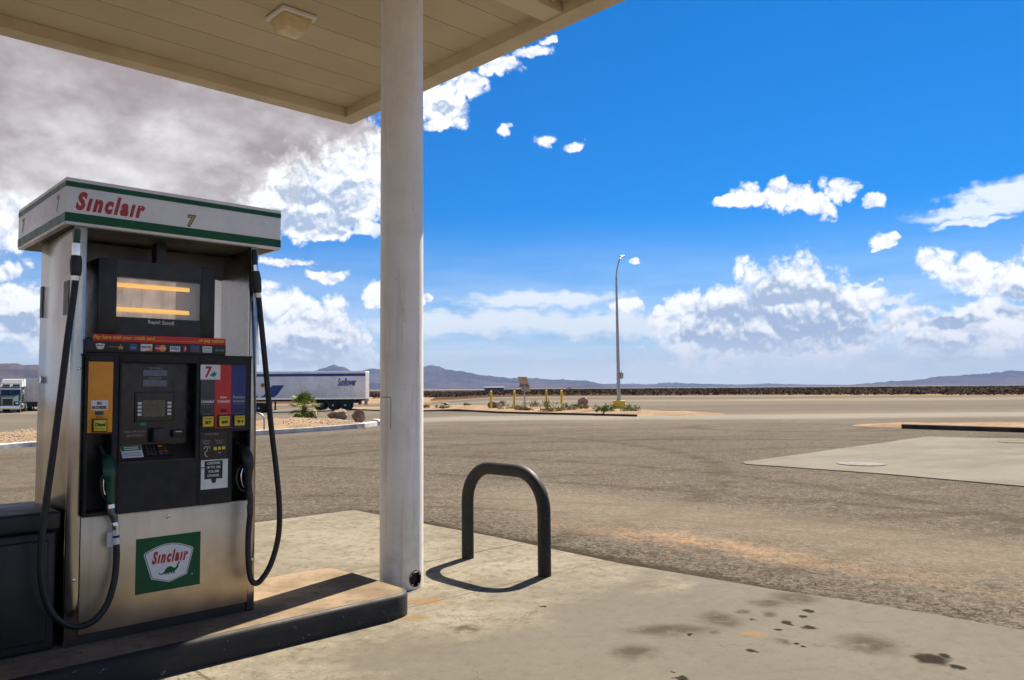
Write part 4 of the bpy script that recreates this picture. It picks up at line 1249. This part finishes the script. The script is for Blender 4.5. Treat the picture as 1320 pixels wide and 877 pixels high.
for k in range(60):
    az = rnd.uniform(0, 6.28); el = R(rnd.uniform(20, 85)); d_ = Vector((math.cos(az) * math.cos(el), math.sin(az) * math.cos(el), math.sin(el))); l_ = rnd.uniform(.2, .36); w_ = d_.orthogonal().normalized() * .022
    vs = [mb.bm.verts.new(v) for v in (-w_ * .5, w_ * .5, d_ * l_ * .5 + w_, d_ * l_ * .5 - w_, d_ * l_ + Vector((0, 0, -.04)))]
    mb.face([vs[0], vs[1], vs[2], vs[3]], mi); mb.face([vs[3], vs[2], vs[4]], mi)
mb.build('agave', None, 'low yellow leaved plant right beside the palm trunk', 'plant', loc=Vector((p.x, p.y, on_mound(p) - .02)), fix=False)
rock('rock', 434, 541.5, 1.25, .72, 'large brown boulder right of the palm on the mound', RK1, 21, .9)
rock('rock', 461.5, 545, .85, .62, 'smaller pointed red brown rock near the end of white kerb', RK1, 23, .5)
rock('rock', 417, 541, .35, .16, 'flat brown stone left of the large boulder', RK1, 25)
mb = MB(); rnd = random.Random(9); GV = rockmat('pale_gravel', (.34, .27, .19), (.60, .51, .40)); mb.mi(GV)
for k in range(520):
    p = on_ground(rnd.uniform(365, 472), rnd.uniform(543, 553)) if k < 330 else on_ground(rnd.uniform(0, 60), rnd.uniform(560, 574))
    s_ = rnd.uniform(.02, .055)
    r_ = bmesh.ops.create_icosphere(mb.bm, subdivisions=1, radius=s_)
    bmesh.ops.translate(mb.bm, verts=r_['verts'], vec=Vector((p.x, p.y, on_mound(p) + s_ * .4)))
mb.build('gravel', kind='stuff')
# small hoop bollard at the palm island
p = on_ground(340.5, 556); q = on_ground(322, 556)
mb = MB(); r_ = .35; h_ = .86; L = 1.0
pts = [(0, 0, -.1), (0, 0, h_ - r_)] + [(-r_ + r_ * math.cos(R(t)), 0, h_ - r_ + r_ * math.sin(R(t))) for t in range(10, 91, 10)] + [(-L + r_ - r_ * math.sin(R(t)), 0, h_ - r_ + r_ * math.cos(R(t))) for t in range(0, 91, 10)] + [(-L, 0, -.1)]
mb.tube(pts, .045, GALV, 12)
mb.build('hoop_bollard', None, 'bare grey metal hoop bollard in the sand behind white kerb', 'bollard', loc=p)

# manhole covers on the pad
for px, py, lab, r_ in ((1110, 598.7, 'white round manhole cover on the near left end of the pale pad', .43), (1312, 570.5, 'round manhole cover at the far right end of the pale pad', .43)):
    p = on_ground(px, py); mb = MB(); mt_ = mat('manhole_white', (.19, .185, .175), .8, var=.15, spec=.05) if px < 1200 else mat('manhole_tan', (.15, .125, .09), .8, var=.2, spec=.05)
    mb.lathe([(r_, 0), (r_, .012), (r_ - .02, .02), (r_ - .05, .02), (r_ - .055, .016), (.001, .017)], (0, 0, .004), mt_, 40)
    o = mb.build('manhole_cover', None, lab, 'manhole cover', loc=p)

# loose stones on the asphalt
mb = MB(); rnd = random.Random(31); mb.mi(RK1)
for k in range(34):
    p = on_ground(rnd.uniform(560, 1320), rnd.uniform(560, 790)); q = p - PO
    if q.dot(D1) < 4.5: continue
    r_ = bmesh.ops.create_icosphere(mb.bm, subdivisions=1, radius=rnd.uniform(.003, .009)); bmesh.ops.translate(mb.bm, verts=r_['verts'], vec=p)
mb.build('loose_grit', kind='stuff')

# ------------------------------------------------------------------ lorries
TYRE = mat('tyre_rubber', (.012, .012, .012), .8); RIM = mat('wheel_rim', (.42, .42, .42), .4, .8); TRW = mat('trailer_white', (.80, .80, .78), .3, var=.12, scale=.8, spec=.7); TBLUE = mat('trailer_blue', (.012, .035, .22), .4)
UNDER = mat('chassis_black', (.02, .019, .018), .7)


def wheel(par, x, y, z, r=.51, w=.30, axis='x', out=1):
    mb = MB(); mb.lathe([(r * .58, -w / 2), (r * .9, -w / 2), (r, -w / 2 + .05), (r, w / 2 - .05), (r * .9, w / 2), (r * .58, w / 2)], (0, 0, 0), TYRE, 24, axis)
    o = mb.build('wheel', par, loc=(x, y, z))
    mb = MB(); s_ = out
    mb.lathe([(r * .59, s_ * (w / 2 - .06)), (r * .5, s_ * (w / 2 - .10)), (r * .28, s_ * (w / 2 - .02)), (r * .18, s_ * (w / 2 + .02))], (0, 0, 0), RIM, 20, axis)
    mb.build('rim', o)
    return o


def tractor(body_col, label, loc, rotz, sleeper_mt=None):
    """front at y = 0 facing -y"""
    t = thing('semi_truck', label, 'truck', loc, rotz)
    bm_ = mat(body_col[0], body_col[1], .3, coat=.5)
    fm = sleeper_mt or bm_
    mb = MB(); mb.box(-1.22, 1.22, -.02, .22, .42, .85, CHROME, .05, 3); mb.build('bumper', t)
    mb = MB(); mb.hexa([(-.62, .12, .85), (.62, .12, .85), (.95, 2.0, .85), (-.95, 2.0, .85), (-.58, .16, 1.75), (.58, .16, 1.75), (.88, 2.0, 2.05), (-.88, 2.0, 2.05)], bm_)
    mb.box(-1.2, -.62, .2, 1.75, .9, 1.35, bm_, .12, 4); mb.box(.62, 1.2, .2, 1.75, .9, 1.35, bm_, .12, 4); mb.build('hood', t)
    mb = MB(); mb.box(-.52, .52, .095, .16, .9, 1.66, mat('grille_dark', (.03, .03, .03), .4, .5))
    mb.box(-.55, .55, .085, .13, 1.66, 1.72, CHROME); mb.box(-.56, -.52, .085, .14, .88, 1.7, CHROME); mb.box(.52, .56, .085, .14, .88, 1.7, CHROME); mb.build('grille', t)
    for s_ in (-1, 1):
        mb = MB(); mb.box(s_ * .9 - .14, s_ * .9 + .14, .16, .24, 1.0, 1.2, CHROME, .03); mb.build('headlight', t)
        mb = MB(); mb.tube([(s_ * 1.02, 3.72, .9), (s_ * 1.02, 3.72, 3.9)], .08, CHROME, 12); mb.build('exhaust_stack', t)
        mb = MB(); mb.tube([(s_ * 1.0, 2.1, 2.1), (s_ * 1.32, 2.0, 2.15), (s_ * 1.32, 2.0, 2.75), (s_ * 1.0, 2.1, 2.8)], .018, CHROME, 6); mb.box(s_ * 1.32 - .1, s_ * 1.32 + .1, 1.98, 2.05, 2.15, 2.7, CHROME, .02); mb.build('mirror', t)
        mb = MB(); mb.lathe([(.32, 2.3), (.34, 2.34), (.34, 3.7), (.32, 3.74)], (s_ * .98, 0, .72), CHROME, 20, 'y'); mb.build('fuel_tank', t)
        wheel(t, s_ * 1.03, 1.15, .51, axis='x', out=s_)
        for y in (6.0, 7.35): wheel(t, s_ * .93, y, .51, w=.55, axis='x', out=s_)
    mb = MB(); mb.hexa([(-1.05, 1.95, .8), (1.05, 1.95, .8), (1.05, 3.6, .8), (-1.05, 3.6, .8), (-.98, 2.25, 2.95), (.98, 2.25, 2.95), (1.02, 3.6, 2.95), (-1.02, 3.6, 2.95)], bm_); cab = mb.build('cab', t)
    mb = MB(); sl_ = (2.25 - 1.95) / 2.15
    for s_ in (-1, 1):
        z0, z1 = 2.06, 2.62; y0, y1 = 1.95 + sl_ * (z0 - .8), 1.95 + sl_ * (z1 - .8)
        xs_ = (.05, .9) if s_ > 0 else (-.9, -.05)
        mb.hexa([(xs_[0], y0 - .02, z0), (xs_[1], y0 - .02, z0), (xs_[1], y0 + .05, z0), (xs_[0], y0 + .05, z0), (xs_[0], y1 - .02, z1), (xs_[1], y1 - .02, z1), (xs_[1], y1 + .05, z1), (xs_[0], y1 + .05, z1)], mat('dark_glass', (.01, .012, .014), .06))
    mb.build('windscreen', cab)
    mb = MB(); mb.hexa([(-1.0, 1.98, 2.66), (1.0, 1.98, 2.66), (1.0, 2.24, 2.66), (-1.0, 2.24, 2.66), (-1.0, 2.02, 2.84), (1.0, 2.02, 2.84), (1.0, 2.26, 2.84), (-1.0, 2.26, 2.84)], WHITE); mb.build('visor', cab)
    mb = MB(); mb.box(-1.18, 1.18, 3.62, 5.3, .75, 3.1, bm_, .08, 3); mb.hexa([(-1.1, 2.55, 2.96), (1.1, 2.55, 2.96), (1.18, 5.28, 3.1), (-1.18, 5.28, 3.1), (-1.0, 3.3, 3.85), (1.0, 3.3, 3.85), (1.15, 5.28, 3.95), (-1.15, 5.28, 3.95)], fm); slp = mb.build('sleeper', t)
    mb = MB()
    for s_ in (-1, 1): mb.box(s_ * .5 - .36, s_ * .5 + .36, 2.60, 2.70, 3.06, 3.3, MC['dark_glass'])
    mb.box(-1.06, 1.06, 2.50, 2.62, 3.34, 3.44, WHITE); mb.build('roof_window', slp)
    mb = MB(); mb.box(-.42, .42, 1.0, 8.1, .55, .85, UNDER); mb.box(-.6, .6, 6.1, 7.3, .86, 1.05, UNDER); mb.build('chassis', t)
    return t


def trailer(label, loc, rotz, body, length=14.6):
    """rear at x = 0, nose at x = -length; the side facing -y shows"""
    t = thing('semi_trailer', label, 'trailer', loc, rotz)
    mb = MB(); mb.box(-length, 0, -1.28, 1.28, 1.15, 4.05, body, .03)
    for k in range(int(length / .6)): mb.box(-.32 - k * .6, -.28 - k * .6, -1.292, -1.279, 1.3, 3.95, body)
    mb.box(-length - .004, .006, -1.297, -1.27, 1.14, 1.30, CHROME); mb.box(-length - .004, .006, -1.297, -1.27, 3.97, 4.06, CHROME)
    bx = mb.build('box', t)
    mb = MB(); mb.box(-length + 1.2, -.1, -.5, .5, .95, 1.14, UNDER); mb.box(-4.2, -.9, -1.0, 1.0, .72, .95, UNDER); mb.build('chassis', t)
    for x in (-2.1, -3.35, -4.75):
        for s_ in (-1, 1): wheel(t, x, s_ * .98, .51, w=.55, axis='y', out=s_)
    mb = MB()
    for x in (-.75, -.12): mb.box(x - .05, x + .05, -.8, .8, .55, 1.14, UNDER)
    mb.box(-.17, -.06, -1.15, 1.15, .50, .60, UNDER); mb.box(-.06, -.02, -1.15, 1.15, .9, 1.13, UNDER); mb.build('rear_guard', t)
    for s_ in (-1, 1):
        mb = MB(); mb.box(-9.85, -9.7, s_ * .8 - .06, s_ * .8 + .06, .14, 1.0, UNDER); mb.box(-9.92, -9.62, s_ * .8 - .15, s_ * .8 + .15, .04, .14, UNDER); mb.build('landing_leg', t)
    mb = MB(); mb.box(.0, .03, -1.2, -.01, 1.25, 3.95, body); mb.box(.0, .03, .01, 1.2, 1.25, 3.95, body)
    for y in (-.9, -.3, .3, .9): mb.tube([(.05, y, 1.25), (.05, y, 3.95)], .02, CHROME, 6)
    mb.build('rear_door', t)
    return t, bx


pr = on_ground(473.5, 527.3); sc_ = 83 / pr.y
pr = CAM + (pr - CAM) * 1.0
d = ray(473.5, 503); pr = Vector((d.x / d.y * 84, 84, 0)); pr.z = terrain(pr.x, pr.y) - .05
rz = R(2.0)
tr, bx = trailer('long white semi trailer with blue stripes and blue script lettering behind the palm', pr, rz, TRW)
mb = MB(); y0, y1 = -1.302, -1.293
mb.box(-12.9, -.02, y0, y1, 3.52, 3.80, TBLUE)
mb.prism([(-14.2, 3.80), (-11.3, 3.80), (-12.3, 2.75), (-13.6, 2.75)], y0 - .003, y1, TBLUE)
mb.prism([(-9.55, 2.62), (-8.35, 2.62), (-9.05, 1.62), (-9.4, 1.40), (-10.8, 1.40), (-10.4, 1.62)], y0 - .003, y1, TBLUE)
mb.box(-14.2, -11.02, y0, y1, 1.40, 1.55, TBLUE)
mb.build('stripe', bx)
mb = MB(); SUNY = mat('sunflower_yellow', (.65, .36, .02), .5)
for k in range(12):
    t = k * math.pi / 6; mb.prism([(-10.55 + r_ * math.cos(t + q), 2.65 + r_ * math.sin(t + q)) for r_, q in ((.12, -.3), (.42, 0), (.12, .3))], y0 - .006, y0, SUNY)
mb.lathe([(.17, y0), (.17, y0 - .012)], (-10.55, 0, 2.65), mat('sunflower_brown', (.2, .1, .03), .6), 16, 'y'); mb.build('flower_emblem', bx)
mb = MB(); mb.text('Sunflower', -2.85, -.95, 2.50, 3.32, y0, TBLUE, shear=.25, bold=.03)
mb.build('lettering', bx)
ang = rz
# tractor coupled to it (its nose points left, hidden by the pump from the camera)
off = Matrix.Rotation(rz, 3, 'Z') @ Vector((-18.3, 0, 0))
tractor(('cab_white', (.6, .6, .6)), 'white truck tractor coupled to the blue striped trailer, mostly hidden by the pump', pr + off + Vector((0, 0, terrain(pr.x - 18, 84) - terrain(pr.x, 84))), R(90) * -1 + rz + R(180) if False else R(-90) + rz)

d = ray(10, 505); q = Vector((d.x / d.y * 91, 91, 0)); q.z = terrain(q.x, q.y) - .02
tractor(('cab_teal', (.02, .05, .05)), 'dark teal and white conventional truck facing the camera at the left edge', q, R(25), mat('fairing_grey', (.42, .42, .41), .5))
d = ray(47.5, 505); q = Vector((d.x / d.y * 99, 99, 0)); q.z = terrain(q.x, q.y)
SILV = mat('trailer_silver', (.55, .55, .53), .4, .3, var=.08, scale=1)
trailer('silver box trailer parked beside the dark teal truck, seen end on', q, R(-62), SILV)

# ------------------------------------------------------------------ scrub, far buildings, mountains
def scrub():
    mb = MB(); rnd = random.Random(77)
    sc1 = leafmat('creosote', (.046, .027, .015), (.078, .046, .024), .9)
    mi = mb.mi(sc1); n = 0
    while n < 9000:
        t = rnd.random(); y = 112 + 640 * t ** 1.9; x = rnd.uniform(-.45, .78) * y
        near = lot_edge(x) + 4 + smooth(40, -30, x) * 60 + 10 * mnoise.noise((x * .03, 2, 0))
        if y < near: continue
        n += 1
        h = rnd.uniform(.6, 1.25); w = h * rnd.uniform(.8, 1.4); z0 = terrain(x, y) - .03
        for k in range(15 if y < 300 else 8):
            a_ = rnd.uniform(0, 6.28); rr = w * .5 * rnd.random() ** .5
            c_ = Vector((x + rr * math.cos(a_), y + rr * math.sin(a_), z0 + h * rnd.uniform(.1, .85)))
            u_ = Vector((rnd.gauss(0, 1), rnd.gauss(0, 1), rnd.gauss(0, 1))).normalized() * rnd.uniform(.22, .5); w_ = u_.orthogonal().normalized() * .24
            mb.face([mb.bm.verts.new(c_ - w_), mb.bm.verts.new(c_ + w_), mb.bm.verts.new(c_ + u_)], mi)
    mb.build('desert_scrub', kind='stuff', fix=False, sharp=0)


scrub()
d = ray(637, 503); q = Vector((d.x / d.y * 620, 620, terrain(0, 620)))
fb = thing('far_building', 'long low dark shed on the plain beyond the scrub', 'building', q)
mb = MB(); mb.box(-7.5, 7.5, 0, 6, -.5, 2.3, mat('shed_wall', (.06, .07, .08), .7)); mb.build('wall', fb)
mb = MB(); mb.hexa([(-7.8, -.3, 2.3), (7.8, -.3, 2.3), (7.8, 6.3, 2.3), (-7.8, 6.3, 2.3), (-7.8, 3, 3.0), (7.8, 3, 3.0), (7.8, 3.2, 3.0), (-7.8, 3.2, 3.0)], mat('shed_roof', (.15, .17, .19), .5)); mb.build('roof', fb)
for x0, x1 in ((-5, -3), (2, 5)): mb = MB(); mb.box(x0, x1, -.05, .02, -.4, 1.8, LETB); mb.build('door', fb)
d = ray(733, 503); q = Vector((d.x / d.y * 420, 420, 0)); mb = MB(); rnd = random.Random(5); mi = mb.mi(MC.get('x') or SHG)
mb.tube([(0, 0, -.3), (.1, 0, .6), (0, 0, 1.4)], [.2, .15, .06], TWIG, 6)
for k in range(260):
    a_ = rnd.uniform(0, 6.28); rr = 2.0 * rnd.random() ** .5
    c_ = Vector((rr * math.cos(a_), rr * math.sin(a_), rnd.uniform(.3, 2.3) * (1 - rr * .18)))
    u_ = Vector((rnd.gauss(0, 1), rnd.gauss(0, 1), rnd.gauss(0, 1))).normalized() * .4; w_ = u_.orthogonal().normalized() * .2
    mb.face([mb.bm.verts.new(c_ - w_), mb.bm.verts.new(c_ + w_), mb.bm.verts.new(c_ + u_)], mi)
mb.build('mesquite_bush', None, 'lone dark bush standing above the scrub on the skyline', 'bush', loc=q, fix=False, sharp=0)


def range_(name, prof, dist, depth, seed, n=260, m_=40, rough=.3):
    """prof: (px, py of the crest); a ridge of real depth at that distance"""
    mb = MB(); mi = mb.mi(MC['mountain_rock'])
    ds = []
    for px, py in prof:
        dv = ray(px, py); ds.append((math.atan2(dv.x, dv.y), dv.z / math.hypot(dv.x, dv.y)))

    def crest(az):
        for (a0, h0), (a1, h1) in zip(ds, ds[1:]):
            if az <= a1:
                t = (az - a0) / (a1 - a0); return h0 + (h1 - h0) * t
        return ds[-1][1]
    g = []
    for i in range(n + 1):
        az = ds[0][0] + (ds[-1][0] - ds[0][0]) * i / n; g.append([])
        hc = max(0, crest(az)) * dist + EYE; hc += dist / F * 1.1 * mnoise.fractal((az * 150, seed, 0), .8, 2.2, 4) * min(1, hc / (dist / F * 6))
        for j in range(m_ + 1):
            s_ = j / m_; r_ = dist - depth * .6 + depth * 1.0 * s_
            prof_ = (s_ / .6) ** 1.35 if s_ < .6 else max(0, 1 - ((s_ - .6) / .4) ** 1.3)
            x, y = r_ * math.sin(az), r_ * math.cos(az)
            rd = 1 - abs(mnoise.fractal((x * 5.5 / depth + seed, y * 5.5 / depth, seed), .9, 2.1, 6))
            rd2 = mnoise.fractal((x * 18 / depth, y * 18 / depth, seed + 3), .8, 2, 4)
            k_ = 1 - rough * (1 - rd) * 1.6 * (1 - prof_ ** 4 * .8) + .08 * rd2 * (1 - prof_ ** 6 * .7)
            g[-1].append(mb.bm.verts.new((x, y, hc * prof_ * max(.05, k_) - 3)))
    for i in range(n):
        for j in range(m_): mb.face([g[i][j], g[i + 1][j], g[i + 1][j + 1], g[i][j + 1]], mi, True)
    mb.build(name, kind='structure', sharp=0)


range_('left_hills', [(-420, 470), (-250, 462), (-120, 468), (-40, 465), (0, 467), (16, 465.5), (30, 467.5), (60, 468), (120, 474), (190, 482), (260, 490), (330, 499), (360, 503)], 4200, 1700, 11)
range_('middle_mountains', [(250, 503), (300, 495), (350, 487), (392, 481), (405, 477.5), (413, 474), (421, 472), (431, 469), (436, 471), (444, 472.5), (452, 477), (459, 479.5), (466, 477), (478, 472.5), (486, 474), (505, 480), (525, 476), (545, 472), (557, 469.8), (566, 471), (575, 476), (590, 476.8), (605, 479.5), (622, 483), (640, 485), (658, 487), (680, 486.5), (700, 488), (735, 489), (757, 490), (772, 494), (790, 498), (815, 500.5)], 8000, 3000, 5, 420, 56)
range_('far_mountains', [(700, 499), (760, 495), (800, 494), (835, 495), (862, 492.5), (900, 494.3), (950, 495.5), (990, 494), (1040, 495.5), (1090, 496), (1140, 495), (1200, 496), (1300, 497)], 10500, 1800, 8, 300, 24)
range_('right_mountains', [(1075, 497.5), (1100, 495.3), (1125, 493.5), (1150, 491), (1172, 490), (1190, 488), (1212, 484.5), (1235, 483), (1255, 481.5), (1280, 480.5), (1300, 476.8), (1312, 478), (1340, 479), (1400, 470), (1500, 466), (1650, 480)], 9200, 2900, 14, 260, 48)

# ------------------------------------------------------------------ haze
HAZE = 9e-5
if HAZE:
    mb = MB(); hm = bpy.data.materials.new('haze_air'); hm.use_nodes = True; TREE = hm.node_tree
    TREE.nodes.remove(TREE.nodes['Principled BSDF']); pv = TREE.nodes.new('ShaderNodeVolumePrincipled')
    pv.inputs['Color'].default_value = (.23, .36, .66, 1); pv.inputs['Density'].default_value = HAZE; pv.inputs['Anisotropy'].default_value = 0
    TREE.links.new(pv.outputs[0], TREE.nodes['Material Output'].inputs['Volume'])
    mb.box(-11500, 11500, -3200, 12500, -8, 420, hm)
    mb.build('haze', kind='stuff', sharp=0)

# ------------------------------------------------------------------ sun and sky
SUN_AZ, SUN_EL = R(31.0), R(50.0)                    # to the right of the view axis, behind the scene
sd = bpy.data.lights.new('sun', 'SUN'); sd.energy = 5.0; sd.angle = R(.53); sd.color = (1, .90, .74)
so = bpy.data.objects.new('sun', sd); COL.objects.link(so)
sv = Vector((math.sin(SUN_AZ) * math.cos(SUN_EL), math.cos(SUN_AZ) * math.cos(SUN_EL), math.sin(SUN_EL)))
so.rotation_euler = sv.to_track_quat('Z', 'Y').to_euler()

w = bpy.data.worlds.new("World"); sc.world = w; w.use_nodes = True
TREE = w.node_tree
bg = TREE.nodes['Background']
sky = TREE.nodes.new('ShaderNodeTexSky'); sky.sky_type = 'NISHITA'; sky.sun_disc = False
sky.sun_elevation = SUN_EL; sky.sun_rotation = SUN_AZ; sky.altitude = 600; sky.air_density = 1.0; sky.dust_density = .3; sky.ozone_density = 3.0
SKYS = .10
dirn = X(TREE.nodes.new('ShaderNodeTexCoord').outputs['Generated'])
dx, dy, dz = sep(dirn)
K = F
U = mth('ARCTAN2', dx, dy) * K
V = mth('ARCSINE', dz) * K
UV = comb(U, V, 0)


def ang(px, py):
    d = ray(px, py).normalized(); return math.atan2(d.x, d.y) * K, math.asin(d.z) * K


def sky_blobs(lst):
    out = []
    for px, py, rx, ry in lst:
        u, v = ang(px, py); u1, v1 = ang(px + 1, py); u2, v2 = ang(px, py + 1)
        out.append((u, v, rx * math.hypot(u1 - u, v1 - v), ry * math.hypot(u2 - u, v2 - v)))
    return out


CUM = [(1020, 412, 125, 58), (940, 428, 90, 40), (1230, 428, 110, 34), (410, 250, 90, 52), (1030, 372, 44, 46), (985, 385, 52, 46), (940, 398, 52, 36), (893, 402, 40, 26), (858, 407, 22, 18), (1072, 392, 42, 36), (1103, 396, 34, 30), (1125, 384, 18, 12), (985, 432, 120, 32), (1065, 432, 90, 30), (905, 440, 70, 22),
       (1165, 415, 42, 26), (1212, 420, 48, 26), (1262, 408, 52, 30), (1315, 420, 50, 32),
       (1205, 340, 30, 20), (1252, 355, 44, 28), (1302, 362, 50, 34), (1340, 348, 40, 34),
       (940, 257, 20, 7), (970, 252, 24, 15), (1000, 250, 26, 20), (1030, 253, 26, 20), (1057, 264, 24, 18), (1082, 243, 22, 20),
       (1128, 258, 16, 10), (1142, 311, 22, 10), (1130, 319, 8, 4),
       (705, 180, 19, 12), (743, 188, 16, 8), (652, 166, 9, 11), (816, 337, 7, 3), (800, 397, 16, 9), (822, 394, 9, 8),
       (560, 125, 36, 30), (582, 142, 26, 26), (603, 104, 30, 20), (642, 84, 28, 15), (682, 67, 28, 10), (704, 54, 14, 6), (566, 160, 26, 8),
       (548, 386, 9, 8), (478, 380, 18, 16),
       (352, 258, 36, 18), (366, 264, 34, 18), (400, 238, 60, 46), (442, 218, 56, 46), (484, 208, 46, 56), (452, 270, 56, 32), (402, 292, 66, 22), (482, 262, 36, 30),
       (372, 340, 34, 6), (422, 357, 34, 7), (404, 308, 20, 7),
       (352, 398, 40, 34), (378, 410, 42, 36), (412, 416, 42, 36), (444, 436, 38, 28), (400, 455, 80, 32), (340, 440, 60, 44),
       (20, 385, 42, 26), (8, 350, 26, 16), (-20, 402, 80, 44), (40, 425, 60, 26), (4, 292, 30, 36), (22, 268, 40, 26)]
SHD = [(1022, 402, 105, 62), (950, 425, 90, 36), (1085, 420, 70, 36), (1000, 440, 150, 24), (1225, 412, 50, 9), (1310, 392, 40, 22), (1190, 446, 90, 14),
       (400, 285, 90, 18), (450, 255, 44, 22), (385, 250, 40, 12), (400, 440, 50, 10), (400, 462, 110, 24), (20, 420, 90, 18), (575, 140, 18, 10)]
DRK = [(-500, 200, 420, 260), (90, 120, 420, 150), (-150, 150, 320, 240), (330, 150, 190, 105), (60, 235, 170, 100), (250, 225, 220, 90), (430, 180, 90, 60)]
STR = [(700, 386, 150, 16), (740, 384, 80, 14), (640, 416, 170, 22), (780, 420, 140, 24), (560, 420, 110, 20), (850, 424, 80, 22), (1262, 270, 120, 16), (1305, 250, 70, 24), (1240, 288, 80, 8), (1000, 468, 330, 12), (1150, 385, 40, 8), (1110, 366, 30, 4), (480, 300, 60, 8)]

wn1 = vec('SUBTRACT', nz(dirn, 26, 3, .55, 'Color'), (.5, .5, .5)); wn2 = vec('SUBTRACT', nz(dirn, 110, 4, .6, 'Color'), (.5, .5, .5))
PW = vec('ADD', UV, vec('ADD', vec('MULTIPLY', wn1, (34, 26, 0)), vec('MULTIPLY', wn2, (9, 8, 0))))
PW2 = vec('ADD', UV, vec('MULTIPLY', wn1, (70, 46, 0)))


def billow(v, octs):
    t = None
    for k, wt in octs:
        q = mth('ABSOLUTE', nz(v, k, 0) * 2 - 1) * wt
        t = q if t is None else t + q
    return t


OC = ((24, 1), (52, .58), (112, .34), (230, .2))
BL = billow(dirn, OC)
BL2 = billow(vec('ADD', dirn, (.0025, 0, .0065)), OC[:3])
bil = (BL - .38) * .88
mass = blobs(PW, sky_blobs(CUM)) + bil
a_hard = sstep(mass, -.05, .42); a_soft = sstep(mass, -.15, .8)
# light: white rims, soft grey-blue hearts
shd = sstep(blobs(vec('ADD', PW, vec('MULTIPLY', wn1, (18, 14, 0))), sky_blobs(SHD)), -.05, .45)
rel = (BL - BL2) * 1.9
shade = mth('MULTIPLY', sstep(mass, .10, .42), shd * .98 + .10, clamp=True)
shade = shade * .9 - rel * (shade * .4 + .5) + .08 + (.42 - BL) * .85 * sstep(mass, .05, .45) * (1 - shd * .5)
shade = mth('MINIMUM', mth('MAXIMUM', shade, 0), 1)
EX = 1.0
cw = mixc(shade, (.98, .98, .98), (.38, .47, .62))
# stratus
sn = nz(comb(U * .006, V * .035, 0), 1, 5, .62); sn2 = nz(comb(U * .012 + V * .01, V * .12, 3), 1, 5, .65)
stm = blobs(vec('ADD', PW2, vec('MULTIPLY', wn2, (14, 5, 0))), sky_blobs(STR)) + (sn - .5) * 1.1 + (sn2 - .5) * .6
a_s = sstep(stm, .05, .62) * .9
# dark overcast at the left, carried on out of view to grey the steel's reflections
dn = nz(vec('MULTIPLY', dirn, (5, 5, 9)), 1, 6, .58); dn2 = nz(vec('MULTIPLY', dirn, (13, 13, 22)), 1, 5, .55)
dkm = blobs(vec('ADD', PW2, vec('MULTIPLY', wn2, (26, 26, 0))), sky_blobs(DRK) + [(-1250, 330, 750, 420), (-1900, 300, 500, 300)]) + (dn - .5) * .45
a_d = sstep(dkm, .02, .34)
dl = sstep(dn * .6 + dn2 * .4 + (V * -.0011 + .36) - U * .0, .40, .80)
bd = billow(vec('MULTIPLY', dirn, (1, 1, 1.5)), ((7, 1), (15, .6), (33, .36), (70, .2)))
reld = (bd - .40) * .5 + (dn2 - nz(vec('ADD', vec('MULTIPLY', dirn, (13, 13, 22)), (.05, 0, .22)), 1, 5, .55)) * 1.5
dl = mth('MINIMUM', mth('MAXIMUM', dl * .9 + reld * .55 + .04 - sstep(U, -700, -1050) * .30, 0), 1)  # overcast out of view dimmed so the pump side reflects darker
cdk = mixc(dl, (.33, .28, .275), (.76, .74, .735))
# broken cloud added over the unseen rest of the sky, for reflections and fill
gm = nz(vec('MULTIPLY', dirn, (2.2, 2.2, 4.5)), 1, 8, .58)
away = mth('MAXIMUM', sstep(mth('ABSOLUTE', U), 760, 1050), sstep(V, 520, 800))
a_g = sstep(gm + sstep(V, 650, 350) * .09, .57, .70) * away * sstep(V, 0, 60)
cg = mixc(sstep(gm, .58, .72), (.75, .76, .78), (.33, .36, .42))
# clear air: deep polarised blue, whitening towards the horizon
skc = mixc(1.0, X(sky.outputs[0]), (.004 * SKYS, .47 * SKYS, .92 * SKYS), 'MULTIPLY')
hzn = sstep(V, 230, -10)
hb = nz(comb(U * .0045, V * .028, 7), 1, 5, .6)
skc = mixc(hzn * .78, skc, mixc(sstep(hb, .35, .65), (.55, .68, .80), (.88, .92, .95)))
c = mixc(a_s, skc, (.80, .85, .89))
c = mixc(a_g, c, cg)
c = mixc(a_d, c, cdk)
a_c = a_hard + (a_soft - a_hard) * a_d
c = mixc(a_c, c, cw)
lowv = sstep(V, 75, 5)
c = mixc(lowv * .68, c, (1.12, 1.12, 1.06))
plug(bg.inputs[0], vec('SCALE', c, scale=.525 / SKYS))
bg.inputs[1].default_value = SKYS
w.cycles.sampling_method = 'MANUAL'; w.cycles.sample_map_resolution = 512

# ------------------------------------------------------------------ render settings
vs = sc.view_settings
vs.view_transform = 'Standard'; vs.look = 'None'; vs.gamma = 1; vs.use_curve_mapping = False
vs.exposure = 1.3
cy = sc.cycles
cy.use_adaptive_sampling = True; cy.adaptive_threshold = .015
cy.use_denoising = True
try: cy.denoiser = 'OPENIMAGEDENOISE'
except Exception: pass
cy.max_bounces = 8; cy.diffuse_bounces = 4; cy.glossy_bounces = 4; cy.volume_bounces = 0
cy.sample_clamp_indirect = 6
cy.volume_max_steps = 64
